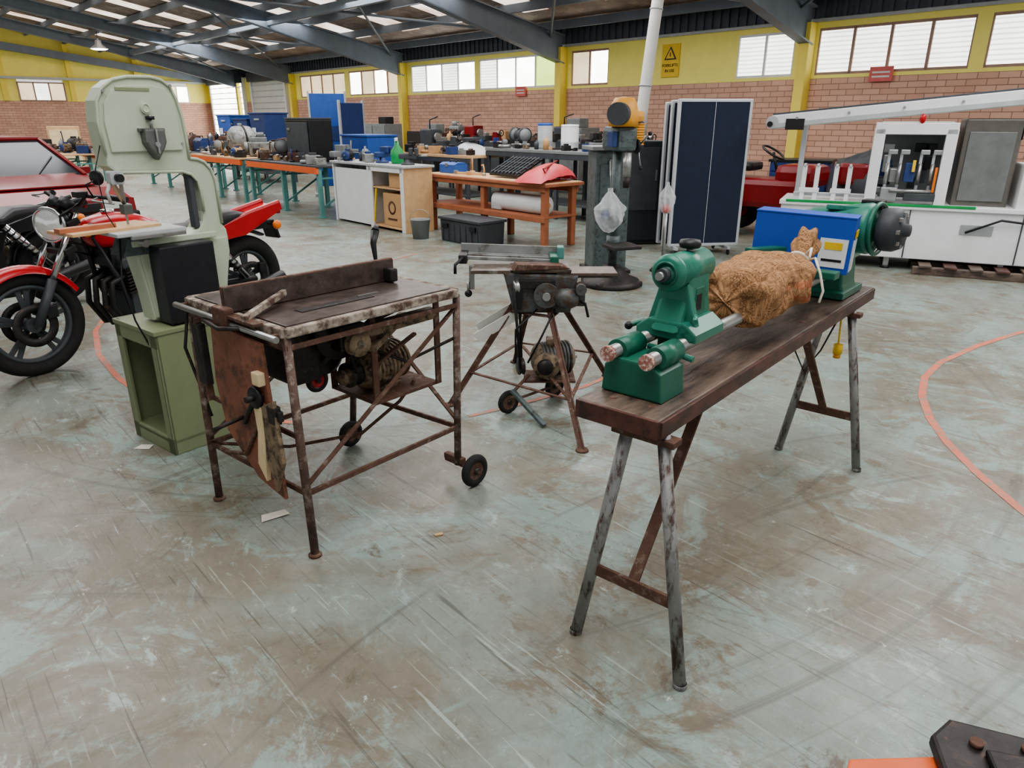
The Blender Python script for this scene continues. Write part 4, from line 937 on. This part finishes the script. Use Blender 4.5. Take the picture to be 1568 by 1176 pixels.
b.tube([(1.9,-.03,.45),(2.2,-.06,.6),(2.7,-.04,.55)],.012,black,8)
p1=V((-.22,.25,1.56)); p2=V((3.5,.15,1.93))
b.bar(p1,p2,.30,.15,white,bev=.01); b.bar(p1+V((0,-.155,-.04)),p2+V((0,-.155,-.04)),.012,.05,lgrey); b.bar(p1+V((0,0,.085)),p2+V((0,0,.085)),.26,.02,dgrey)
b.cyl(p1+V((0,-.16,0)),p1+V((0,.16,0)),.07,lgrey); b.cyl(p1+V((-.02,-.19,-.02)),p1+V((-.02,-.16,-.02)),.03,black); b.box(p1+V((.25,-.165,-.02)),(.2,.02,.12),black)
for i in range(7): q=p1.lerp(p2,(i+.5)/7)+V((0,-.166,.02)); b.cyl(q,q+V((0,-.012,0)),.015,steel,seg=10)
for x in (.12,3.3): b.box((x,.5,1.1),(.06,.06,.85),alu)
b.tube([(2.2,-.1,1.4),(2.2,-.12,1.8),(2.25,-.1,1.95)],.008,black,8); b.ball((1.3,-.02,1.60),(.03,.03,.05),red)
b.done((3.16,8.55,0),-25.5)
b=B('timber_pallet')
for y in (0,.35,.7): b.box((.9,y,.04),(1.9,.09,.08),wood_dk)
for i in range(8): b.box((.07+i*.24,.35,.091),(.12,.85,.022),wood_red if i%2 else wood_dk)
b.done((4.45,7.75,0),-25.5)
b=B('ride_on_mower')
b.box((0,0,.6),(1.2,.7,.4),reddk,bev=.08); b.box((.5,0,.85),(.6,.6,.3),reddk,bev=.1); b.box((-.35,0,.95),(.4,.45,.12),black,bev=.05); b.box((-.55,0,1.15),(.1,.45,.4),black,bev=.04)
b.torus((.05,0,1.15),.17,.015,(.6,0,1),black); b.cyl((.15,0,.85),(.05,0,1.15),.02,black)
for x,r in ((-.5,.3),(.6,.22)):
    for y in (-.4,.4): b.wheel((x,y,r),r,.2,(0,1,0),rubber,red)
b.done((3.7,10.7,0),-40)
b=B('tool_chest'); b.box((0,0,.5),(.9,.6,.9),blued,bev=.02)
for i in range(5): b.box((0,-.305,.2+i*.17),(.84,.02,.14),blued,bev=.005); b.box((0,-.325,.2+i*.17),(.3,.02,.02),steel)
b.box((0,0,.97),(.95,.65,.04),black)
for x in (-.35,.35):
    for y in (-.2,.2): b.wheel((x,y,.04),.04,.03,(0,1,0))
b.done((4.7,12.0,0),-30)
b=B('covered_machinery'); b.ball((0,0,.60),(.75,.5,.58),dgrey,nz=.12,ns=2,seg=40,sq=.7); b.box((0,0,.1),(1.4,.8,.2),darkst); b.box((-.4,-.35,.85),(.4,.3,.3),reddk,bev=.05); b.box((.3,-.3,1.1),(.3,.3,.2),blued,bev=.03); b.done((5.45,10.75,0),-30)
b=B('steel_lathe_cabinet'); b.box((0,0,.5),(1.6,.6,1.0),dgrey,bev=.02); b.box((-.5,-.31,.5),(.5,.02,.8),blued); b.motor((.3,0,1.16),.14,.5,(1,0,0),grey); b.box((-.4,0,1.12),(.4,.4,.24),grey,bev=.03); b.done((2.6,12.4,0),-48)

# ---------------------------------------------------------------- background clutter
def bench(loc,L,D,H,top,leg,yaw=RY,name='steel_workbench'):
    b=B(name)
    for x in (.05,L/2,L-.05):
        for y in (-.05,-D+.05): b.box((x,y,H/2),(.06,.06,H),leg)
    b.box((L/2,-D/2,H),(L,D,.05),top); b.box((L/2,-D/2,.25),(L-.1,D-.1,.03),leg); b.box((L/2,-.03,H-.07),(L,.04,.08),leg)
    return b.done(loc,yaw)
B1=(1.9,10.9); B2=(-.8,13.3); B3=(-.6,15.9); B4=(1.4,13.9); B5=(-6.4,19.2)
bench(B1+(0,),3.6,.8,1.08,grey,dgrey); bench(B2+(0,),2.2,.9,.95,plyl,dgrey); bench(B3+(0,),2.4,.9,1.0,grey,dgrey); bench(B4+(0,),2.0,.8,1.0,dgrey,dgrey); bench(B5+(0,),4,.9,.95,blued,dgrey)
def clutter(base,x0,x1,y0,y1,z,n,seed,big=1.0,pal=None):
    rr=random.Random(seed); b=B('assorted_tools_and_parts')
    pal=pal or [dgrey,darkst,rust,blued,dull,black,grey,steel,dirtal,card,darkst,dgrey]
    for i in range(n):
        x=x0+(x1-x0)*(i+.5)/n+rr.uniform(-.05,.05); y=rr.uniform(y0,y1); k=rr.choice('bbctmhvp'); m=rr.choice(pal); m2=rr.choice(pal); s=rr.uniform(.6,1.3)*big; an=rr.uniform(0,3.1)
        if k=='b': b.box((x,y,.06*s),(.2*s,.14*s,.12*s),m,rot=(0,0,an)); b.box((x,y,.13*s),(.1*s,.08*s,.05*s),m2,rot=(0,0,an))
        elif k=='c': b.rev([(.001,0),(.05*s,0),(.052*s,.12*s),(.04*s,.16*s),(.015*s,.17*s),(.015*s,.2*s),(.001,.2*s)],(x,y,0),(0,0,1),m,16)
        elif k=='t': b.bar((x-.14*s*math.cos(an),y-.1*math.sin(an),.02),(x+.14*s*math.cos(an),y+.1*math.sin(an),.02),.03,.03,m); b.box((x+.14*s*math.cos(an),y+.1*math.sin(an),.03),(.06,.05,.05),m2)
        elif k=='m': b.motor((x,y,.09*s),.08*s,.2*s,(math.cos(an),math.sin(an),0),m,m2)
        elif k=='h': b.tube([(x,y,0),(x,y,.2*s),(x+.06*math.cos(an),y,.3*s),(x+.14*math.cos(an),y,.28*s)],.012,m,8); b.rev([(.001,0),(.06*s,0),(.05*s,.03),(.001,.04)],(x,y,0),(0,0,1),m2,16)
        elif k=='v': b.box((x,y,.05*s),(.16*s,.08*s,.1*s),m); b.cyl((x-.12*s,y,.1*s),(x+.12*s,y,.1*s),.018,steel,seg=10); b.box((x+.04*s,y,.13*s),(.04*s,.12*s,.08*s),m2); b.cyl((x+.12*s,y-.08,.1*s),(x+.12*s,y+.08,.1*s),.008,steel,seg=8)
        else: b.torus((x,y,.035),.09*s,.03,(0,0,1),m,20,8); b.pulley((x,y,.1),.05*s,.04,(0,1,0),m2)
    return b.done((base[0],base[1],z),RY)
clutter(R1,.1,2.8,-.35,-.12,.862,12,1); clutter(R2,.1,2.7,-.3,-.1,.862,12,2,1.1); clutter(R3,.1,2.7,-.3,-.1,.862,13,3,1.3); clutter(R4,.1,2.5,-.75,-.15,.862,16,4,1.4)
clutter(CB,1.15,2.05,-.42,-.08,.962,7,5); clutter(B1,.15,3.5,-.2,-.08,1.107,14,6,.9); clutter(B2,.1,2.1,-.25,-.08,.977,10,7,1.1); clutter(B3,.1,2.3,-.25,-.08,1.027,11,8,1.4); clutter(B4,.1,1.9,-.2,-.08,1.027,9,9,1.4); clutter(B5,.1,3.9,-.15,-.05,.977,12,10,1.4)
clutter(SB,1.45,2.1,-.5,-.12,.836,5,12,.8,[plyl,card,dgrey,steel])
def engine(loc,yaw,s=1,m1=cast,m2=reddk,name='engine_block'):
    b=B(name); b.box((0,0,.16),(.5,.34,.3),m1,bev=.03); b.box((0,0,.36),(.36,.2,.12),m2,bev=.03); b.motor((.34,0,.2),.13,.26,(1,0,0),m1,darkst); b.pulley((-.29,0,.2),.12,.05,(1,0,0),dull)
    for i in range(4): b.tube([(-.15+i*.1,.12,.34),(-.15+i*.1,.24,.3),(0,.28,.16)],.02,rust,8); b.cyl((-.15+i*.1,0,.42),(-.15+i*.1,0,.47),.02,steel,seg=10)
    b.cyl((.05,0,.42),(.05,0,.52),.08,m2); b.box((-.1,-.2,.12),(.16,.1,.12),darkst); return b.done(loc,yaw,s)
def vise(loc,yaw,s=1,m=cast):
    b=B('bench_vise'); b.rev([(.001,0),(.1,0),(.1,.02),(.06,.04),(.05,.08),(.001,.08)],(0,0,0),(0,0,1),m); b.box((0,0,.12),(.26,.09,.08),m,bev=.02); b.box((.05,0,.19),(.05,.16,.09),m,bev=.01); b.box((.13,0,.19),(.05,.16,.09),m,bev=.01); b.cyl((.15,0,.13),(.3,0,.13),.015,steel); b.cyl((.28,-.12,.13),(.28,.12,.13),.008,steel,seg=8); return b.done(loc,yaw,s)
def bin_(loc,yaw,size,m,name='storage_tub'):
    x,y,z=size; b=B(name); b.box((0,0,z/2),(x,y,z),m,taper=1.06,bev=.02); b.box((0,0,z),(x*1.12,y*1.12,.035),m); b.box((0,y*.54,z*.8),(x*.3,.03,.04),lgrey); b.box((x*.25,y*.54,z*.4),(x*.25,.01,z*.25),white,bev=0); return b.done(loc,yaw)
def toolbox(loc,yaw,size,m,name='toolbox'):
    x,y,z=size; b=B(name); b.box((0,0,z*.4),(x,y,z*.8),m,bev=.01); b.prism([(-y/2,0),(y/2,0),(y*.25,z*.2),(-y*.25,z*.2)],x,m,(0,0,z*.8),(0,1,0),(0,0,1)); b.tube([(-x*.2,0,z),(-x*.18,0,z*1.15),(x*.18,0,z*1.15),(x*.2,0,z)],.012,black,8); b.box((0,y/2+.006,z*.78),(.06,.015,.05),steel); return b.done(loc,yaw)
def drum(loc,r,h,m,name='plastic_drum',lid=None):
    b=B(name); b.rev([(.001,0),(r*.92,0),(r,.03),(r*1.0,h*.3),(r*1.03,h*.33),(r,h*.36),(r,h*.9),(r*.93,h)],(0,0,0),(0,0,1),m); b.rev([(r*.97,h-.02),(r*1.0,h),(r*.97,h+.02),(.001,h+.025)],(0,0,0),(0,0,1),lid or m); b.tube(arcp((0,0,h*.9),r*1.02,0,180,10,(1,0,0),(0,-.4,-.6)),.005,steel,6); return b.done(loc)
def grinder(loc,yaw,s=1,m=dgrey):
    b=B('bench_grinder'); b.box((0,0,.03),(.3,.2,.06),m,bev=.01); b.box((0,0,.1),(.12,.12,.12),m,bev=.02); b.motor((0,0,.22),.09,.26,(1,0,0),m,darkst)
    for x in (-.22,.22): b.rev([(.001,-.03),(.11,-.03),(.11,.03),(.001,.03)],(x,0,.22),(1,0,0),grey,24); b.rev([(.12,-.035),(.13,-.03),(.13,.03),(.12,.035)],(x,.0,.22),(1,0,0),m,24)
    return b.done(loc,yaw,s)
def minilathe(loc,yaw,s=1,m=dgrey,m2=blued):
    b=B('metal_lathe'); b.box((0,0,.06),(1.1,.25,.12),m,bev=.01); b.box((-.38,0,.26),(.34,.3,.34),m2,bev=.03); b.cyl((-.2,0,.28),(-.12,0,.28),.08,steel); b.prism([(-.1,.12),(.1,.12),(.06,.3),(-.05,.3)],.14,m2,(.42,0,0),(1,0,0),(0,0,1)); b.cyl((.34,0,.28),(.56,0,.28),.03,steel); b.torus((.58,0,.28),.06,.01,(1,0,0),black); b.box((.1,0,.17),(.22,.3,.1),m,bev=.01); b.box((.1,-.02,.25),(.08,.1,.07),steel); b.torus((.1,.2,.14),.06,.01,(0,1,0),steel)
    b.tube([(-.4,0,.42),(-.4,.0,.6),(-.2,.05,.66)],.012,black,8); return b.done(loc,yaw,s)
o=B('black_equipment_case'); o.box((0,0,.36),(.95,.45,.72),black,bev=.02); o.box((0,.235,.36),(.85,.02,.62),dgrey,bev=.006); o.box((.3,.25,.55),(.1,.02,.04),steel); o.box((0,0,.735),(.97,.47,.03),dgrey); o.done(r2(R1,1.5,-.66,.865),RY)
engine(r2(R2,.5,-.62,.865),30,.9,dull,grey); engine(r2(R2,2.2,-.62,.865),60,.9,cast,rust); vise(r2(R1,.35,-.6,.865),60,1.3,grey); engine(r2(R3,1.9,-.6,.865),10,1,grey,dgrey); grinder(r2(R1,2.5,-.6,.865),100,1.1,rust)
o=B('galvanised_machine_drum'); o.rev([(.001,-.26),(.18,-.26),(.26,-.17),(.28,0),(.26,.17),(.18,.26),(.001,.26)],(0,0,.32),(1,.4,0),dull,30); o.box((0,0,.05),(.5,.4,.1),darkst); o.torus((.0,0,.32),.28,.02,(1,.4,0),darkst); o.box((.3,.1,.25),(.2,.2,.3),rust); o.done(r2(R2,1.35,-.62,.865),20)
toolbox(r2(R3,.5,-.65,.865),RY,(.5,.25,.3),blued); toolbox(r2(R3,1.15,-.65,.865),RY,(.55,.3,.35),rust)
bin_(r2(B5,.6,-.5,.98),RY,(.9,.6,.75),blued); bin_(r2(B5,1.75,-.5,.98),RY,(.9,.6,.6),blued); bin_(r2(B5,2.9,-.5,.98),RY,(.9,.6,.7),blue)
o=B('blue_display_board'); o.box((0,0,1.15),(.75,.04,1.9),blue); o.box((.0,-.025,1.3),(.4,.01,.3),blued,bev=0); o.box((-.38,0,1.1),(.04,.06,2.1),lgrey); o.box((.38,0,1.1),(.04,.06,2.1),lgrey); o.box((-.38,0,.03),(.06,.5,.06),lgrey); o.box((.38,0,.03),(.06,.5,.06),lgrey); o.done((-3.95,16.3,0),15)
o=B('blue_display_board'); o.box((0,0,1.05),(.6,.04,1.7),blued); o.box((-.3,0,1.0),(.04,.06,1.9),lgrey); o.box((.3,0,1.0),(.04,.06,1.9),lgrey); o.box((-.3,0,.03),(.06,.5,.06),lgrey); o.box((.3,0,.03),(.06,.5,.06),lgrey); o.done((-3.3,15.6,0),50)
bin_((-2.75,14.4,.0),RY,(.9,.6,1.3),blue,'blue_machine_cabinet')
minilathe(r2(B2,1.55,-.6,.975),RY+180,1.0,dgrey,dgrey); minilathe(r2(B3,.7,-.6,1.025),RY+180,1.0,dgrey,reddk); engine(r2(B3,1.7,-.6,1.025),RY,1.0,black,grey)
o=B('white_fibreglass_hull')
vs=[];fs=[];n=14;m_=10
for i in range(n+1):
    for j in range(m_+1):
        u=i/n*2-1; v=j/m_*2-1
        z=.26*max(0,(1-abs(u)**3))**.5*max(0,(1-v*v))**.45*(.7+.3*u)
        vs.append((u*.42,v*.22*(1-.35*max(-u,0)),z))
for i in range(n):
    for j in range(m_): a=i*(m_+1)+j; fs.append([a,a+1,a+m_+2,a+m_+1])
o.add(vs,fs,white,True); o.box((.1,0,.27),(.3,.2,.05),dgrey,bev=.02); o.done(r2(B2,.5,-.58,.975),RY)
minilathe(r2(B4,.7,-.5,1.025),RY+180,1.0,black,dgrey); engine(r2(B4,1.6,-.5,1.025),RY,.8,darkst,rust)
drum(r2(B1,2.55,-.5,1.105),.13,.40,lgrey,'water_filter_canister',blue); drum(r2(B1,1.95,-.5,1.105),.15,.38,white,'plastic_bucket')
vise(r2(B1,1.5,-.5,1.105),10,1.2,darkst); minilathe(r2(B1,.65,-.5,1.105),RY+180,.8,darkst,black); grinder(r2(B1,3.2,-.5,1.105),RY+160,1.0,dgrey)
toolbox(r2(SB,2.3,-.3,.835),RY,(.38,.25,.15),blue)
o=B('green_spray_bottle'); o.rev([(.001,0),(.07,0),(.08,.02),(.08,.15),(.03,.22),(.025,.27),(.001,.27)],(0,0,0),(0,0,1),green); o.box((0,-.03,.29),(.03,.1,.04),white); o.done(r2(CB,.6,-.3,.96),0,1.2)
for i,(x,m) in enumerate(((.25,dgrey),(.95,blued))): vise(r2(CB,x,-.25,.96),i*50,1.0,m)
o=B('step_ladder')
for sx in (-1,1):
    o.bar((sx*.28,-.3,0),(sx*.18,0,1.6),.06,.03,alu); o.bar((sx*.28,.35,0),(sx*.18,.02,1.6),.04,.03,alu)
for i in range(5): z=.28+i*.28; o.box((0,-.3*(1-z/1.6),z),(.5-.1*z/1.6,.1,.03),alu)
o.box((0,0,1.61),(.4,.16,.04),red); o.done((-11.9,16.6,0),20)
o=B('cream_machine_cabinet'); o.box((0,0,.7),(.8,.6,1.4),plyl,bev=.02); o.box((0,-.31,.7),(.7,.02,1.2),cream); o.box((.3,-.33,.8),(.02,.02,.2),steel); o.done((-12.8,21.5,0),30)
for i in range(9):
    p=room2w(27-i*2.7,1.2+.4*random.random(),0); o=B('steel_cupboard'); h=1.0+random.random()*.5; mm=[grey,blued,dgrey,blued,grey,darkst,dgrey,grey,dgrey][i]
    o.box((0,0,h/2),(1.4,.6,h),mm,bev=.01); o.box((-.35,.31,h/2),(.66,.02,h-.1),mm,bev=.005); o.box((.35,.31,h/2),(.66,.02,h-.1),mm,bev=.005); o.box((.05,.33,h/2),(.02,.02,.15),steel); o.box((-.3,0,h+.1),(.4,.3,.2),random.choice([card,black,grey]),bev=.02); o.done(p,RY)
# ---------------------------------------------------------------- floor scraps & corner item
b=B('paper_scrap'); b.add([(-.06,-.03,.003),(.06,-.02,.004),(.05,.03,.003),(-.05,.025,.006)],[[0,1,2,3]],paper); b.done((-1.02,2.66,0),30)
b=B('paper_scrap'); b.add([(-.06,-.04,.003),(.06,-.03,.004),(.05,.04,.008),(-.05,.035,.003)],[[0,1,2,3]],paper); b.done((-1.91,3.34,0),-10,.7)
b=B('wood_chip'); b.box((0,0,.004),(.035,.015,.006),plyl,bev=.001); b.done((-.3,2.51,0),20)
b=B('pallet_jack_fork')
b.prism([(0,-.08),(.9,-.08),(.9,.08),(.03,.08),(0,.04)],.03,orangeb,(0,0,.045),(1,0,0),(0,1,0),bev=.006); b.wheel((.12,0,.032),.032,.08,(0,1,0)); b.wheel((.7,0,.032),.032,.08,(0,1,0)); b.done((.84,1.29,0),2)
b=B('steel_bracket_block')
b.prism([(-.14,-.1),(.2,-.1),(.2,.08),(-.08,.11),(-.14,.04)],.04,darkst,(0,0,.082),(1,0,0),(0,1,0),bev=.01); b.cyl((-.04,.03,.10),(-.04,.03,.115),.016,rust,seg=14); b.cyl((.08,.04,.10),(.08,.04,.115),.016,rust,seg=14); b.box((.05,-.04,.112),(.16,.09,.02),darkst,bev=.008)
b.done((1.215,1.335,0),-15)

# ---------------------------------------------------------------- lights, world, camera
def area(name,loc,rot,sx,sy,power,col=(1,1,1)):
    l=bpy.data.lights.new(name,'AREA'); l.shape='RECTANGLE'; l.size=sx; l.size_y=sy; l.energy=power; l.color=col
    o=bpy.data.objects.new(name,l); bpy.context.scene.collection.objects.link(o); o.location=loc; o.rotation_euler=rot; return o
for i,(a,d) in enumerate(((-3,6),(4,6),(11,6),(18,6),(25,6),(-3,13),(4,13),(11,13),(18,13),(26,13))):
    area('skylight_lamp_%d'%i,room2w(a,d,roofz(d)-.7),(0,0,math.radians(RY)),3.0,5.5,260,(.98,.985,1))
wd=bpy.data.worlds.new('daylight'); bpy.context.scene.world=wd; wd.use_nodes=True
bg=wd.node_tree.nodes['Background']; bg.inputs[0].default_value=(.92,.96,1,1); bg.inputs[1].default_value=.9
try: bpy.context.scene.view_settings.look='AgX - Medium High Contrast'
except Exception: pass
cam=bpy.data.cameras.new('camera'); co=bpy.data.objects.new('camera',cam); bpy.context.scene.collection.objects.link(co)
co.location=(0,0,1.6); co.rotation_euler=(math.radians(69.5),0,0); cam.sensor_width=36; cam.lens=36*1087/1568; cam.clip_end=200
bpy.context.scene.camera=co
